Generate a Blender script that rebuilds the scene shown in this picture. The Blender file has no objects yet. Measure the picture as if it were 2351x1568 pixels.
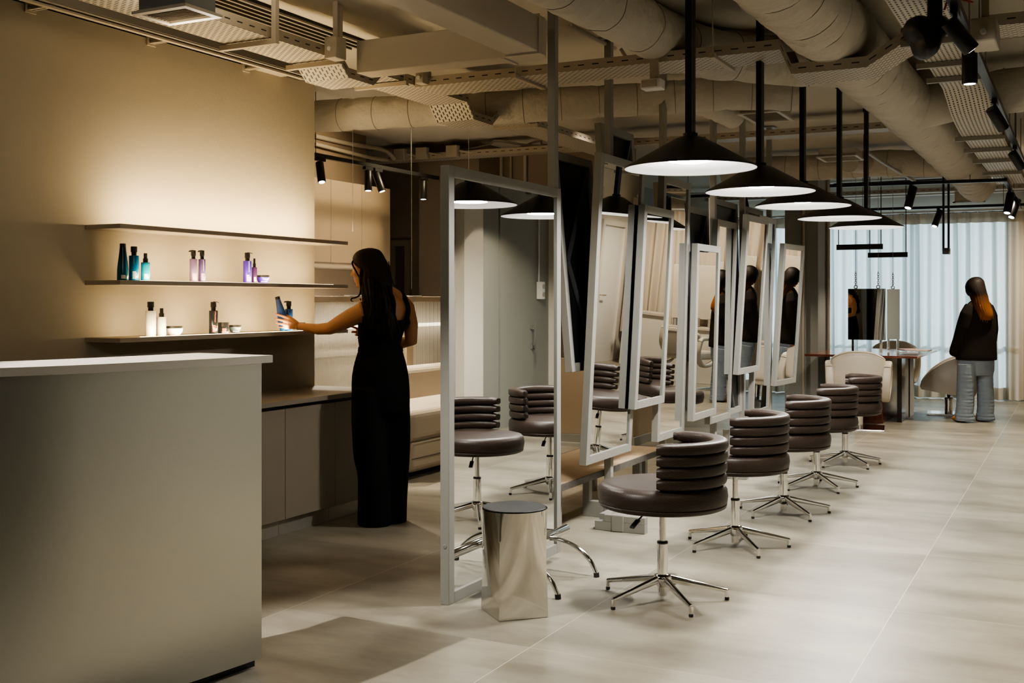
import bpy, bmesh, math, random
from mathutils import Vector, Matrix, noise
random.seed(7)
C = bpy.context.scene.collection
PI = math.pi
# ---------------------------------------------------------------- camera maths (photo 2351x1568)
F, CX, CY, H = 2550.0, 1175.5, 689.0, 1.36
YAW = math.atan(1308.5 / F)
sn, cs = math.sin(YAW), math.cos(YAW)
RV = Vector((cs, sn, 0)); FV = Vector((-sn, cs, 0)); UV_ = Vector((0, 0, 1))
def ray(px, py):
    u = (px - CX) / F; v = (CY - py) / F
    return Vector((-sn + cs * u, cs + sn * u, v))
def onZ(px, py, z=0.0):
    d = ray(px, py); t = (z - H) / d.z
    return Vector((d.x * t, d.y * t, z))
def onX(px, py, x):
    d = ray(px, py); t = x / d.x
    return Vector((x, d.y * t, H + d.z * t))
def onY(px, py, y):
    d = ray(px, py); t = y / d.y
    return Vector((d.x * t, y, H + d.z * t))
def onD(px, py, dep):
    return ray(px, py) * dep + Vector((0, 0, H))
def depth(p):
    return -sn * p[0] + cs * p[1]
# ---------------------------------------------------------------- materials
def new_mat(name):
    m = bpy.data.materials.new(name); m.use_nodes = True
    nt = m.node_tree
    return m, nt, nt.nodes['Principled BSDF'], nt.nodes['Material Output']
def col(c): return (c[0], c[1], c[2], 1)
def mat(name, c, rough=0.5, metal=0.0, bump=0.0, bscale=60, var=0.0, vscale=3.0, coat=0.0, stretch=None, spec=0.5, bdist=0.01, rvar=0.0):
    m, nt, b, out = new_mat(name)
    N, L = nt.nodes, nt.links
    b.inputs['Base Color'].default_value = col(c)
    b.inputs['Roughness'].default_value = rough
    b.inputs['Metallic'].default_value = metal
    b.inputs['Specular IOR Level'].default_value = spec
    if coat: b.inputs['Coat Weight'].default_value = coat
    tc = N.new('ShaderNodeTexCoord'); src = tc.outputs['Object']
    if stretch:
        mp = N.new('ShaderNodeMapping'); mp.inputs['Scale'].default_value = stretch
        L.new(src, mp.inputs['Vector']); src = mp.outputs['Vector']
    n1 = N.new('ShaderNodeTexNoise'); n1.inputs['Scale'].default_value = vscale; n1.inputs['Detail'].default_value = 5
    L.new(src, n1.inputs['Vector'])
    mx = N.new('ShaderNodeMix'); mx.data_type = 'RGBA'
    v = max(var, 0.015)
    mx.inputs['A'].default_value = col([x * (1 - v) for x in c]); mx.inputs['B'].default_value = col([min(1, x * (1 + v)) for x in c])
    L.new(n1.outputs['Fac'], mx.inputs['Factor']); L.new(mx.outputs['Result'], b.inputs['Base Color'])
    if rvar:
        mr = N.new('ShaderNodeMapRange'); mr.inputs['To Min'].default_value = rough - rvar; mr.inputs['To Max'].default_value = rough + rvar
        L.new(n1.outputs['Fac'], mr.inputs['Value']); L.new(mr.outputs['Result'], b.inputs['Roughness'])
    if bump:
        n2 = N.new('ShaderNodeTexNoise'); n2.inputs['Scale'].default_value = bscale; n2.inputs['Detail'].default_value = 4
        L.new(src, n2.inputs['Vector'])
        bp = N.new('ShaderNodeBump'); bp.inputs['Strength'].default_value = bump; bp.inputs['Distance'].default_value = bdist
        L.new(n2.outputs['Fac'], bp.inputs['Height']); L.new(bp.outputs['Normal'], b.inputs['Normal'])
    return m
def emit(name, c, strength):
    m, nt, b, out = new_mat(name)
    b.inputs['Base Color'].default_value = col(c)
    b.inputs['Emission Color'].default_value = col(c); b.inputs['Emission Strength'].default_value = strength
    return m
def math_node(nt, op, a, b=None, clamp=False):
    n = nt.nodes.new('ShaderNodeMath'); n.operation = op; n.use_clamp = clamp
    for i, v in enumerate((a, b)):
        if v is None: continue
        if isinstance(v, (int, float)): n.inputs[i].default_value = v
        else: nt.links.new(v, n.inputs[i])
    return n.outputs[0]
def floor_mat():
    m, nt, b, out = new_mat('porcelain_tile')
    N, L = nt.nodes, nt.links
    g = N.new('ShaderNodeNewGeometry'); sp = N.new('ShaderNodeSeparateXYZ'); L.new(g.outputs['Position'], sp.inputs[0])
    X, Y = sp.outputs['X'], sp.outputs['Y']
    T = 1.19
    def grout(v, off, w):
        f = math_node(nt, 'FRACT', math_node(nt, 'DIVIDE', math_node(nt, 'ADD', v, off), T))
        d = math_node(nt, 'ABSOLUTE', math_node(nt, 'SUBTRACT', f, 0.5))
        return math_node(nt, 'GREATER_THAN', d, 0.5 - w / T)
    gx = grout(X, 1.923 + T * 10, 0.0017)
    gy = grout(Y, -3.9 + T * 10, 0.0014)
    # per-tile tone
    ix = math_node(nt, 'FLOOR', math_node(nt, 'DIVIDE', math_node(nt, 'ADD', X, 1.923 + T * 10), T))
    iy = math_node(nt, 'FLOOR', math_node(nt, 'DIVIDE', math_node(nt, 'ADD', Y, -3.9 + T * 10), T))
    cb = N.new('ShaderNodeCombineXYZ'); L.new(ix, cb.inputs[0]); L.new(iy, cb.inputs[1])
    wn = N.new('ShaderNodeTexWhiteNoise'); L.new(cb.outputs[0], wn.inputs['Vector'])
    vm = N.new('ShaderNodeVectorMath'); vm.operation = 'MULTIPLY_ADD'; vm.inputs[1].default_value = (7, 7, 7)
    L.new(wn.outputs['Color'], vm.inputs[0]); L.new(g.outputs['Position'], vm.inputs[2])
    mp = N.new('ShaderNodeMapping'); mp.inputs['Scale'].default_value = (0.8, 2.2, 1); L.new(vm.outputs[0], mp.inputs['Vector'])
    n1 = N.new('ShaderNodeTexNoise'); n1.inputs['Scale'].default_value = 1.5; n1.inputs['Detail'].default_value = 8; n1.inputs['Roughness'].default_value = 0.62
    L.new(mp.outputs[0], n1.inputs['Vector'])
    r = N.new('ShaderNodeValToRGB')
    r.color_ramp.elements[0].position = 0.32; r.color_ramp.elements[0].color = (0.170, 0.152, 0.117, 1)
    r.color_ramp.elements[1].position = 0.68; r.color_ramp.elements[1].color = (0.335, 0.306, 0.245, 1)
    L.new(n1.outputs['Fac'], r.inputs[0])
    hs = N.new('ShaderNodeHueSaturation'); L.new(r.outputs[0], hs.inputs['Color'])
    mr = N.new('ShaderNodeMapRange'); mr.inputs['To Min'].default_value = 0.94; mr.inputs['To Max'].default_value = 1.06
    L.new(wn.outputs['Value'], mr.inputs['Value']); L.new(mr.outputs[0], hs.inputs['Value'])
    m1 = N.new('ShaderNodeMix'); m1.data_type = 'RGBA'; m1.inputs['B'].default_value = (0.56, 0.53, 0.45, 1)
    L.new(math_node(nt, 'MULTIPLY', gx, 0.8), m1.inputs['Factor']); L.new(hs.outputs[0], m1.inputs['A'])
    m2 = N.new('ShaderNodeMix'); m2.data_type = 'RGBA'; m2.inputs['B'].default_value = (0.50, 0.47, 0.39, 1)
    L.new(math_node(nt, 'MULTIPLY', gy, 0.6), m2.inputs['Factor']); L.new(m1.outputs['Result'], m2.inputs['A'])
    L.new(m2.outputs['Result'], b.inputs['Base Color'])
    rr = N.new('ShaderNodeMapRange'); rr.inputs['To Min'].default_value = 0.30; rr.inputs['To Max'].default_value = 0.46
    L.new(n1.outputs['Fac'], rr.inputs['Value']); L.new(rr.outputs[0], b.inputs['Roughness'])
    b.inputs['Specular IOR Level'].default_value = 0.4
    return m
def perf_mat(name, c, pu, pv, wu, wv, stag=True):
    """painted steel with a grid of punched slots, laid out in metres on the tray's own UV map"""
    m, nt, b, out = new_mat(name)
    N, L = nt.nodes, nt.links
    uv = N.new('ShaderNodeUVMap'); sp = N.new('ShaderNodeSeparateXYZ'); L.new(uv.outputs[0], sp.inputs[0])
    u = math_node(nt, 'DIVIDE', sp.outputs[0], pu)
    v = math_node(nt, 'DIVIDE', sp.outputs[1], pv)
    if stag:
        par = math_node(nt, 'MULTIPLY', math_node(nt, 'MODULO', math_node(nt, 'FLOOR', u), 2.0), 0.5)
        v = math_node(nt, 'ADD', v, par)
    du = math_node(nt, 'ABSOLUTE', math_node(nt, 'SUBTRACT', math_node(nt, 'FRACT', u), 0.5))
    dv = math_node(nt, 'ABSOLUTE', math_node(nt, 'SUBTRACT', math_node(nt, 'FRACT', v), 0.5))
    k = math_node(nt, 'MULTIPLY', math_node(nt, 'LESS_THAN', du, wu), math_node(nt, 'LESS_THAN', dv, wv))
    mx = N.new('ShaderNodeMix'); mx.data_type = 'RGBA'
    mx.inputs['A'].default_value = col(c); mx.inputs['B'].default_value = (0.02, 0.018, 0.015, 1)
    L.new(k, mx.inputs['Factor']); L.new(mx.outputs['Result'], b.inputs['Base Color'])
    b.inputs['Roughness'].default_value = 0.5
    return m
def curtain_mat(name, c, trans, rough=0.9):
    m, nt, b, out = new_mat(name)
    N, L = nt.nodes, nt.links
    b.inputs['Base Color'].default_value = col(c); b.inputs['Roughness'].default_value = rough; b.inputs['Specular IOR Level'].default_value = 0.1
    tr = N.new('ShaderNodeBsdfTranslucent'); tr.inputs['Color'].default_value = col(c)
    tc = N.new('ShaderNodeTexCoord'); w = N.new('ShaderNodeTexNoise'); w.inputs['Scale'].default_value = 90
    L.new(tc.outputs['Object'], w.inputs['Vector'])
    mr = N.new('ShaderNodeMapRange'); mr.inputs['To Min'].default_value = trans - 0.05; mr.inputs['To Max'].default_value = trans + 0.05
    L.new(w.outputs['Fac'], mr.inputs['Value'])
    mix = N.new('ShaderNodeMixShader'); L.new(mr.outputs[0], mix.inputs[0]); L.new(b.outputs[0], mix.inputs[1]); L.new(tr.outputs[0], mix.inputs[2])
    L.new(mix.outputs[0], out.inputs['Surface'])
    return m
def rib_mat():
    m, nt, b, out = new_mat('ribbed_polycarbonate')
    N, L = nt.nodes, nt.links
    g = N.new('ShaderNodeNewGeometry'); sp = N.new('ShaderNodeSeparateXYZ'); L.new(g.outputs['Position'], sp.inputs[0])
    f = math_node(nt, 'FRACT', math_node(nt, 'DIVIDE', sp.outputs['Y'], 0.0175))
    d = math_node(nt, 'MULTIPLY', math_node(nt, 'ABSOLUTE', math_node(nt, 'SUBTRACT', f, 0.5)), 2.0)
    line = math_node(nt, 'GREATER_THAN', d, 0.70)
    mx = N.new('ShaderNodeMix'); mx.data_type = 'RGBA'; mx.inputs['A'].default_value = (0.86, 0.84, 0.78, 1); mx.inputs['B'].default_value = (0.26, 0.215, 0.15, 1)
    L.new(line, mx.inputs['Factor']); L.new(mx.outputs['Result'], b.inputs['Base Color'])
    b.inputs['Roughness'].default_value = 0.22
    bp = N.new('ShaderNodeBump'); bp.inputs['Strength'].default_value = 0.35; bp.inputs['Distance'].default_value = 0.004
    L.new(d, bp.inputs['Height']); L.new(bp.outputs['Normal'], b.inputs['Normal'])
    tr = N.new('ShaderNodeBsdfTranslucent'); L.new(mx.outputs['Result'], tr.inputs['Color'])
    gl = N.new('ShaderNodeBsdfTransparent'); gl.inputs['Color'].default_value = (0.9, 0.88, 0.82, 1)
    a = N.new('ShaderNodeMixShader'); a.inputs[0].default_value = 0.45; L.new(b.outputs[0], a.inputs[1]); L.new(tr.outputs[0], a.inputs[2])
    c2 = N.new('ShaderNodeMixShader'); c2.inputs[0].default_value = 0.38; L.new(a.outputs[0], c2.inputs[1]); L.new(gl.outputs[0], c2.inputs[2])
    L.new(c2.outputs[0], out.inputs['Surface'])
    return m
def glass_mat(name, c, alpha, rough=0.03):
    m, nt, b, out = new_mat(name)
    N, L = nt.nodes, nt.links
    b.inputs['Base Color'].default_value = col(c); b.inputs['Roughness'].default_value = rough
    t = N.new('ShaderNodeBsdfTransparent'); t.inputs['Color'].default_value = col(c)
    mix = N.new('ShaderNodeMixShader'); mix.inputs[0].default_value = alpha
    L.new(t.outputs[0], mix.inputs[1]); L.new(b.outputs[0], mix.inputs[2]); L.new(mix.outputs[0], out.inputs['Surface'])
    return m
def weave_mat():
    m, nt, b, out = new_mat('brown_woven_leather')
    N, L = nt.nodes, nt.links
    tc = N.new('ShaderNodeTexCoord')
    ck = N.new('ShaderNodeTexChecker'); ck.inputs['Scale'].default_value = 190
    L.new(tc.outputs['Object'], ck.inputs['Vector'])
    mx = N.new('ShaderNodeMix'); mx.data_type = 'RGBA'; mx.inputs['A'].default_value = (0.021, 0.0125, 0.0085, 1); mx.inputs['B'].default_value = (0.037, 0.0235, 0.0165, 1)
    L.new(ck.outputs['Fac'], mx.inputs['Factor']); L.new(mx.outputs['Result'], b.inputs['Base Color'])
    bp = N.new('ShaderNodeBump'); bp.inputs['Strength'].default_value = 0.5; bp.inputs['Distance'].default_value = 0.002
    L.new(ck.outputs['Fac'], bp.inputs['Height']); L.new(bp.outputs['Normal'], b.inputs['Normal'])
    b.inputs['Roughness'].default_value = 0.42; b.inputs['Specular IOR Level'].default_value = 0.35
    return m
def grad_mat(name, c0, c1, z0, z1, rough=0.25):
    """colour running from c0 at height z0 to c1 at z1 in the object's own space"""
    m, nt, b, out = new_mat(name)
    N, L = nt.nodes, nt.links
    tc = N.new('ShaderNodeTexCoord'); sp = N.new('ShaderNodeSeparateXYZ'); L.new(tc.outputs['Object'], sp.inputs[0])
    mr = N.new('ShaderNodeMapRange'); mr.inputs['From Min'].default_value = z0; mr.inputs['From Max'].default_value = z1
    L.new(sp.outputs['Z'], mr.inputs['Value'])
    mx = N.new('ShaderNodeMix'); mx.data_type = 'RGBA'; mx.inputs['A'].default_value = col(c0); mx.inputs['B'].default_value = col(c1)
    L.new(mr.outputs[0], mx.inputs['Factor']); L.new(mx.outputs['Result'], b.inputs['Base Color'])
    b.inputs['Roughness'].default_value = rough
    return m
def hair_mat(name, c0, c1, z0, z1):
    m = grad_mat(name, c0, c1, z0, z1, 0.55)
    nt = m.node_tree; N, L = nt.nodes, nt.links; b = N['Principled BSDF']; b.inputs['Specular IOR Level'].default_value = 0.12
    tc = N.new('ShaderNodeTexCoord'); mp = N.new('ShaderNodeMapping'); mp.inputs['Scale'].default_value = (160, 160, 7)
    L.new(tc.outputs['Object'], mp.inputs[0])
    n = N.new('ShaderNodeTexNoise'); n.inputs['Scale'].default_value = 1.0; n.inputs['Detail'].default_value = 3; L.new(mp.outputs[0], n.inputs['Vector'])
    bp = N.new('ShaderNodeBump'); bp.inputs['Strength'].default_value = 0.7; bp.inputs['Distance'].default_value = 0.004
    L.new(n.outputs['Fac'], bp.inputs['Height']); L.new(bp.outputs['Normal'], b.inputs['Normal'])
    return m
M = {}
M['plaster'] = mat('taupe_plaster', (0.40, 0.352, 0.275), 0.85, bump=0.07, bscale=75, var=0.07, vscale=1.6, spec=0.2)
M['wall_grey'] = mat('grey_painted_wall', (0.27, 0.272, 0.25), 0.7, bump=0.08, bscale=80, spec=0.25)
M['wall_light'] = mat('pale_painted_wall', (0.66, 0.62, 0.55), 0.7, bump=0.08, bscale=80, spec=0.25)
M['wall_shaded'] = mat('shade_toned_wall', (0.10, 0.082, 0.06), 0.8, spec=0.2)  # brown wall darkened: the shade of the recess is put into the colour
M['wall_brown'] = mat('brown_wall', (0.27, 0.215, 0.16), 0.8, spec=0.2)
M['ceiling'] = mat('painted_concrete_ceiling', (0.54, 0.50, 0.425), 0.9, bump=0.2, bscale=20, var=0.08, vscale=0.8, spec=0.15)
M['floor'] = floor_mat()
M['steel'] = mat('brushed_aluminium', (0.63, 0.62, 0.57), 0.34, 1.0, bump=0.10, bscale=1.0, stretch=(30, 30, 900), bdist=0.002)
_b = M['steel'].node_tree.nodes['Principled BSDF']; _b.inputs['Anisotropic'].default_value = 0.75
_t = M['steel'].node_tree.nodes.new('ShaderNodeTangent'); _t.direction_type = 'UV_MAP'; _t.uv_map = 'UVMap'
M['steel'].node_tree.links.new(_t.outputs[0], _b.inputs['Tangent'])
M['top'] = mat('grey_laminate_top', (0.52, 0.485, 0.43), 0.35)
M['lamin'] = mat('taupe_laminate', (0.30, 0.255, 0.20), 0.42, var=0.03)
M['lamin_up'] = mat('beige_laminate', (0.36, 0.285, 0.20), 0.5, var=0.03)
M['kick'] = mat('metal_plinth', (0.52, 0.48, 0.42), 0.38, 0.6)
M['shelf'] = mat('taupe_metal_shelf', (0.40, 0.335, 0.26), 0.5)
M['frame'] = mat('warm_grey_powder_coat', (0.275, 0.27, 0.245), 0.42, var=0.02)
M['mirror'] = mat('mirror_silver', (0.90, 0.905, 0.89), 0.0, 1.0)
M['back'] = mat('mirror_backing', (0.012, 0.013, 0.016), 0.35)
M['brace'] = mat('dark_steel_brace', (0.07, 0.07, 0.072), 0.45)
M['chrome'] = mat('polished_chrome', (0.80, 0.79, 0.77), 0.055, 1.0)
M['chrome2'] = mat('polished_steel', (0.70, 0.68, 0.64), 0.10, 1.0)
M['black'] = mat('black_metal', (0.012, 0.012, 0.013), 0.38)
M['pad'] = mat('black_gloss_pad', (0.004, 0.004, 0.004), 0.35, spec=0.05)
M['rubber'] = mat('black_rubber', (0.015, 0.015, 0.015), 0.6)
M['shade_out'] = mat('black_shade', (0.012, 0.011, 0.011), 0.36)
M['shade_in'] = mat('white_shade_lining', (0.88, 0.88, 0.87), 0.45)
M['weave'] = weave_mat()
M['duct'] = mat('painted_insulation_wrap', (0.54, 0.50, 0.43), 0.75, bump=0.7, bscale=9, var=0.10, vscale=5, spec=0.2, bdist=0.04)
M['ductbox'] = mat('painted_sheet_duct', (0.46, 0.415, 0.345), 0.6, bump=0.05, bscale=90)
M['tape'] = mat('dark_wrap_seam', (0.24, 0.21, 0.17), 0.9)
M['foil'] = mat('silver_flex_foil', (0.6, 0.58, 0.55), 0.25, 0.9, bump=0.5, bscale=30)
M['tray'] = mat('painted_tray_steel', (0.46, 0.405, 0.325), 0.5)
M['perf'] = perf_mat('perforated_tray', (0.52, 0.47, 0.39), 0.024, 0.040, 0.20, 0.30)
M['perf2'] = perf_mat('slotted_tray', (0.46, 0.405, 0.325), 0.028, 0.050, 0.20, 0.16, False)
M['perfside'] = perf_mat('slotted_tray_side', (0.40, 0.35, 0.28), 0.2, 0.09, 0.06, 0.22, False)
M['channel'] = mat('grey_steel_channel', (0.30, 0.275, 0.235), 0.5)
M['plastic'] = mat('beige_plastic_box', (0.45, 0.40, 0.325), 0.5)
M['cable'] = mat('dark_cable', (0.05, 0.045, 0.04), 0.5)
M['white'] = mat('white_plastic', (0.75, 0.74, 0.71), 0.4)
M['grille'] = mat('painted_grille', (0.50, 0.45, 0.37), 0.5)
M['dark'] = mat('dark_void', (0.02, 0.018, 0.016), 0.8)
M['rib'] = rib_mat()
M['sofa'] = mat('beige_leatherette', (0.36, 0.305, 0.23), 0.5, bump=0.08, bscale=120)
M['cream'] = mat('cream_leather', (0.52, 0.465, 0.38), 0.45, bump=0.06, bscale=140)
M['seam'] = mat('dark_seam', (0.10, 0.08, 0.06), 0.7)
M['skin'] = mat('skin', (0.48, 0.235, 0.115), 0.5, var=0.05, vscale=30)
M['skin_lip'] = mat('lips', (0.36, 0.12, 0.08), 0.45)
M['black_cloth'] = mat('black_cloth', (0.006, 0.006, 0.007), 0.85, bump=0.2, bscale=200, spec=0.2)
M['jacket'] = mat('dark_brown_wool', (0.022, 0.017, 0.013), 0.9, bump=0.3, bscale=150, spec=0.15)
M['denim'] = mat('light_blue_denim', (0.30, 0.345, 0.39), 0.85, bump=0.35, bscale=24, var=0.22, vscale=7, spec=0.2)
M['tan'] = mat('tan_suede', (0.50, 0.21, 0.06), 0.7)
M['gold'] = mat('gold_chain', (0.75, 0.5, 0.2), 0.3, 1.0)
M['marble'] = mat('red_brown_marble', (0.16, 0.055, 0.035), 0.12, var=0.75, vscale=9)
M['marble_d'] = mat('dark_marble', (0.03, 0.018, 0.014), 0.15, var=0.6, vscale=12)
M['glass'] = glass_mat('clear_glass', (0.93, 0.96, 0.96), 0.16)
M['wood'] = mat('pale_oak', (0.52, 0.40, 0.27), 0.45, var=0.10, vscale=2.0, stretch=(9, 0.8, 9))
M['edge'] = mat('mottled_dark_steel_edge', (0.11, 0.10, 0.09), 0.55, var=0.35, vscale=40)
M['curtain'] = curtain_mat('sheer_white_curtain', (0.66, 0.71, 0.70), 0.50)
M['curtain_b'] = curtain_mat('beige_curtain', (0.62, 0.54, 0.44), 0.15)
M['tube'] = emit('added_tube_white', (1.0, 0.92, 0.78), 10.0)  # glow of the tube added behind the partition
M['led'] = emit('warm_led', (1.0, 0.80, 0.50), 9.0)
M['bulb'] = emit('pendant_diffuser', (1.0, 0.97, 0.93), 55.0)
M['spot_on'] = emit('spot_lens', (1.0, 0.93, 0.82), 18.0)
M['paper'] = mat('white_paper', (0.85, 0.84, 0.80), 0.6)
M['magazine'] = mat('orange_cover', (0.62, 0.27, 0.12), 0.4, var=0.5, vscale=30)
# ---------------------------------------------------------------- mesh builder
class MB:
    def __init__(self): self.v = []; self.f = []; self.s = []; self.uv = {}
    def add(self, vs, fs, smooth=False):
        o = len(self.v); self.v += [Vector(v) for v in vs]
        for f in fs: self.f.append([i + o for i in f]); self.s.append(smooth)
    def box(self, c, size, R=None):
        x, y, z = [s / 2 for s in size]; c = Vector(c)
        vs = [Vector(p) for p in ((-x, -y, -z), (x, -y, -z), (x, y, -z), (-x, y, -z), (-x, -y, z), (x, -y, z), (x, y, z), (-x, y, z))]
        if R is not None: vs = [R @ v for v in vs]
        self.add([v + c for v in vs], [(0, 3, 2, 1), (4, 5, 6, 7), (0, 1, 5, 4), (1, 2, 6, 5), (2, 3, 7, 6), (3, 0, 4, 7)])
        return self
    def box2(self, a, b):
        a, b = Vector(a), Vector(b)
        return self.box((a + b) / 2, [abs(b[i] - a[i]) for i in range(3)])
    def bar(self, p, q, w, h=None, up=(0, 0, 1)):
        """square bar from p to q, w wide sideways, h along up"""
        p, q = Vector(p), Vector(q); h = h or w
        d = (q - p); L = d.length; d.normalize(); up = Vector(up)
        if abs(d.dot(up)) > 0.98: up = Vector((0, 1, 0))
        sx = d.cross(up).normalized(); uz = sx.cross(d)
        R = Matrix((sx, d, uz)).transposed()
        return self.box((p + q) / 2, (w, L, h), R)
    def tube(self, pts, r, n=12, cap=True, smooth=True):
        pts = [Vector(p) for p in pts]
        if not isinstance(r, (list, tuple)): r = [r] * len(pts)
        rings = []; prev = None
        for i, p in enumerate(pts):
            t = (pts[min(i + 1, len(pts) - 1)] - pts[max(i - 1, 0)]).normalized()
            if prev is None:
                a = Vector((0, 0, 1)) if abs(t.z) < 0.9 else Vector((1, 0, 0))
                a = (a - t * a.dot(t)).normalized()
            else:
                a = (prev - t * prev.dot(t)).normalized()
            prev = a; b = t.cross(a)
            rings.append([p + (a * math.cos(2 * PI * k / n) + b * math.sin(2 * PI * k / n)) * r[i] for k in range(n)])
        self.rings(rings, cap, smooth); return self
    def rings(self, rings, cap=True, smooth=True, closed=True):
        n = len(rings[0]); vs = [v for R in rings for v in R]; fs = []
        for i in range(len(rings) - 1):
            for k in range(n if closed else n - 1):
                a = i * n + k; b = i * n + (k + 1) % n
                fs.append((a, b, b + n, a + n))
        if cap and closed:
            fs.append(tuple(reversed(range(n)))); m = (len(rings) - 1) * n; fs.append(tuple(range(m, m + n)))
        self.add(vs, fs, smooth)
    def lathe(self, prof, c=(0, 0, 0), n=32, smooth=True, a0=0.0, a1=2 * PI, cap=False):
        full = abs(a1 - a0 - 2 * PI) < 1e-6; c = Vector(c)
        m = n if full else n + 1
        rings = [[c + Vector((r * math.cos(a0 + (a1 - a0) * k / n), r * math.sin(a0 + (a1 - a0) * k / n), z)) for k in range(m)] for r, z in prof]
        self.rings(rings, cap, smooth, full); return self
    def ell(self, c, a, b, h, n=20, m=12):
        """ellipsoid: a, b, h are half-axis vectors"""
        c = Vector(c); a, b, h = Vector(a), Vector(b), Vector(h)
        rings = []
        for i in range(m + 1):
            t = -PI / 2 + PI * i / m; t = max(-PI / 2 + 0.05, min(PI / 2 - 0.05, t))
            rings.append([c + h * math.sin(t) + (a * math.cos(2 * PI * k / n) + b * math.sin(2 * PI * k / n)) * math.cos(t) for k in range(n)])
        self.rings(rings, True, True); return self
    def loft(self, secs, n=24, cap=True):
        """secs: (centre, half-axis a, half-axis b)"""
        self.rings([[Vector(c) + Vector(a) * math.cos(2 * PI * k / n) + Vector(b) * math.sin(2 * PI * k / n) for k in range(n)] for c, a, b in secs], cap, True); return self
    def prism(self, poly, z0, z1, smooth=False):
        n = len(poly)
        vs = [(p[0], p[1], z0) for p in poly] + [(p[0], p[1], z1) for p in poly]
        self.add(vs, [tuple(reversed(range(n))), tuple(range(n, 2 * n))] + [(k, (k + 1) % n, (k + 1) % n + n, k + n) for k in range(n)], smooth); return self
    def build(self, name, material, parent=None, bevel=0.0, seg=2, local=False, angle=35):
        me = bpy.data.meshes.new(name)
        off = Vector((0, 0, 0))
        if parent is not None and not local: off = WLOC[parent.name]
        me.from_pydata([tuple(v - off) for v in self.v], [], self.f)
        bm = bmesh.new(); bm.from_mesh(me); bmesh.ops.recalc_face_normals(bm, faces=bm.faces); bm.to_mesh(me); bm.free()
        o = bpy.data.objects.new(name, me); C.objects.link(o)
        me.materials.append(material)
        if any(self.s):
            me.polygons.foreach_set('use_smooth', [True] * len(me.polygons)); me.set_sharp_from_angle(angle=math.radians(angle))
        if parent is not None: o.parent = parent
        WLOC[o.name] = off.copy()
        if bevel:
            md = o.modifiers.new('bevel', 'BEVEL'); md.width = bevel; md.segments = seg; md.limit_method = 'ANGLE'; md.harden_normals = False
        return o
WLOC = {}
def tag(o, label=None, cat=None, group=None, kind=None):
    if label: o['label'] = label
    if cat: o['category'] = cat
    if group: o['group'] = group
    if kind: o['kind'] = kind
    return o
def thing(name, label, cat, loc=(0, 0, 0), group=None):
    o = bpy.data.objects.new(name, None); C.objects.link(o); o.location = loc; o.empty_display_size = 0.1
    WLOC[o.name] = Vector(loc)
    return tag(o, label, cat, group)
def struct(name, mb, m, **k):
    o = mb.build(name, m, None, **k); o['kind'] = 'structure'; o['label'] = name.replace('_', ' '); o['category'] = name.split('_')[0]
    return o
def copy_tree(o, parent=None):
    c = o.copy(); C.objects.link(c)
    if parent is not None: c.parent = parent
    WLOC[c.name] = WLOC[o.name]
    for ch in list(o.children): copy_tree(ch, c)
    return c
def remesh(o, vox, smooth=6):
    r = o.modifiers.new('skin', 'REMESH'); r.mode = 'VOXEL'; r.voxel_size = vox; r.use_smooth_shade = True
    s = o.modifiers.new('soften', 'SMOOTH'); s.iterations = smooth; s.factor = 0.5
    return o
def sm(pts, k=6):
    """Catmull-Rom through points (tuples of any length)"""
    out = []; n = len(pts)
    for i in range(n - 1):
        p0, p1, p2, p3 = pts[max(i - 1, 0)], pts[i], pts[i + 1], pts[min(i + 2, n - 1)]
        for j in range(k):
            t = j / k
            out.append(tuple(0.5 * (2 * b + (c - a) * t + (2 * a - 5 * b + 4 * c - d) * t * t + (3 * b - a - 3 * c + d) * t ** 3) for a, b, c, d in zip(p0, p1, p2, p3)))
    out.append(tuple(pts[-1])); return out
# ================================================================ SETTING
def wall(name, a, b, m):
    return struct(name, MB().box2(a, b), m)
wall('floor', (-8.0, -3.2, -0.1), (3.0, 17.6, 0), M['floor'])
wall('ceiling', (-8.0, -3.2, 3.0), (3.0, 16.9, 3.1), M['ceiling'])
wall('wall_left', (-4.76, -3.2, 0), (-4.6, 6.05, 2.81), M['plaster'])
wall('wall_left_return', (-6.5, 5.75, 0), (-4.76, 5.9, 3.0), M['wall_shaded'])
wall('wall_left_rear', (-6.5, 5.9, 0), (-6.36, 9.2, 3.0), M['wall_brown'])
wall('wall_left_recess', (-7.5, 9.2, 0), (-7.36, 10.6, 3.0), M['wall_shaded'])
wall('wall_recess_side', (-7.5, 9.06, 0), (-6.5, 9.2, 3.0), M['wall_shaded'])
wall('wall_back', (-7.5, 10.6, 0), (onY(1448, 700, 10.6).x, 10.75, 3.0), M['wall_brown'])
wall('wall_back_left', (-5.8, 10.75, 0), (-5.64, 16.6, 3.0), M['wall_grey'])
wall('wall_right', (0.5, -3.2, 0), (0.62, 12.0, 3.0), M['wall_grey'])
wall('wall_right_return', (0.62, 11.88, 0), (1.5, 12.0, 3.0), M['wall_light'])
wall('wall_right_rear', (1.4, 12.0, 0), (1.52, 16.6, 3.0), M['wall_light'])
wall('wall_front', (-4.76, -3.2, 0), (0.62, -3.05, 3.0), M['wall_grey'])
wall('wall_left_outer', (-5.9, -3.2, 0), (-5.76, 5.75, 3.0), M['wall_brown'])
wall('wall_front_left', (-5.76, -3.2, 0), (-4.76, -3.05, 3.0), M['wall_brown'])
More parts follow.
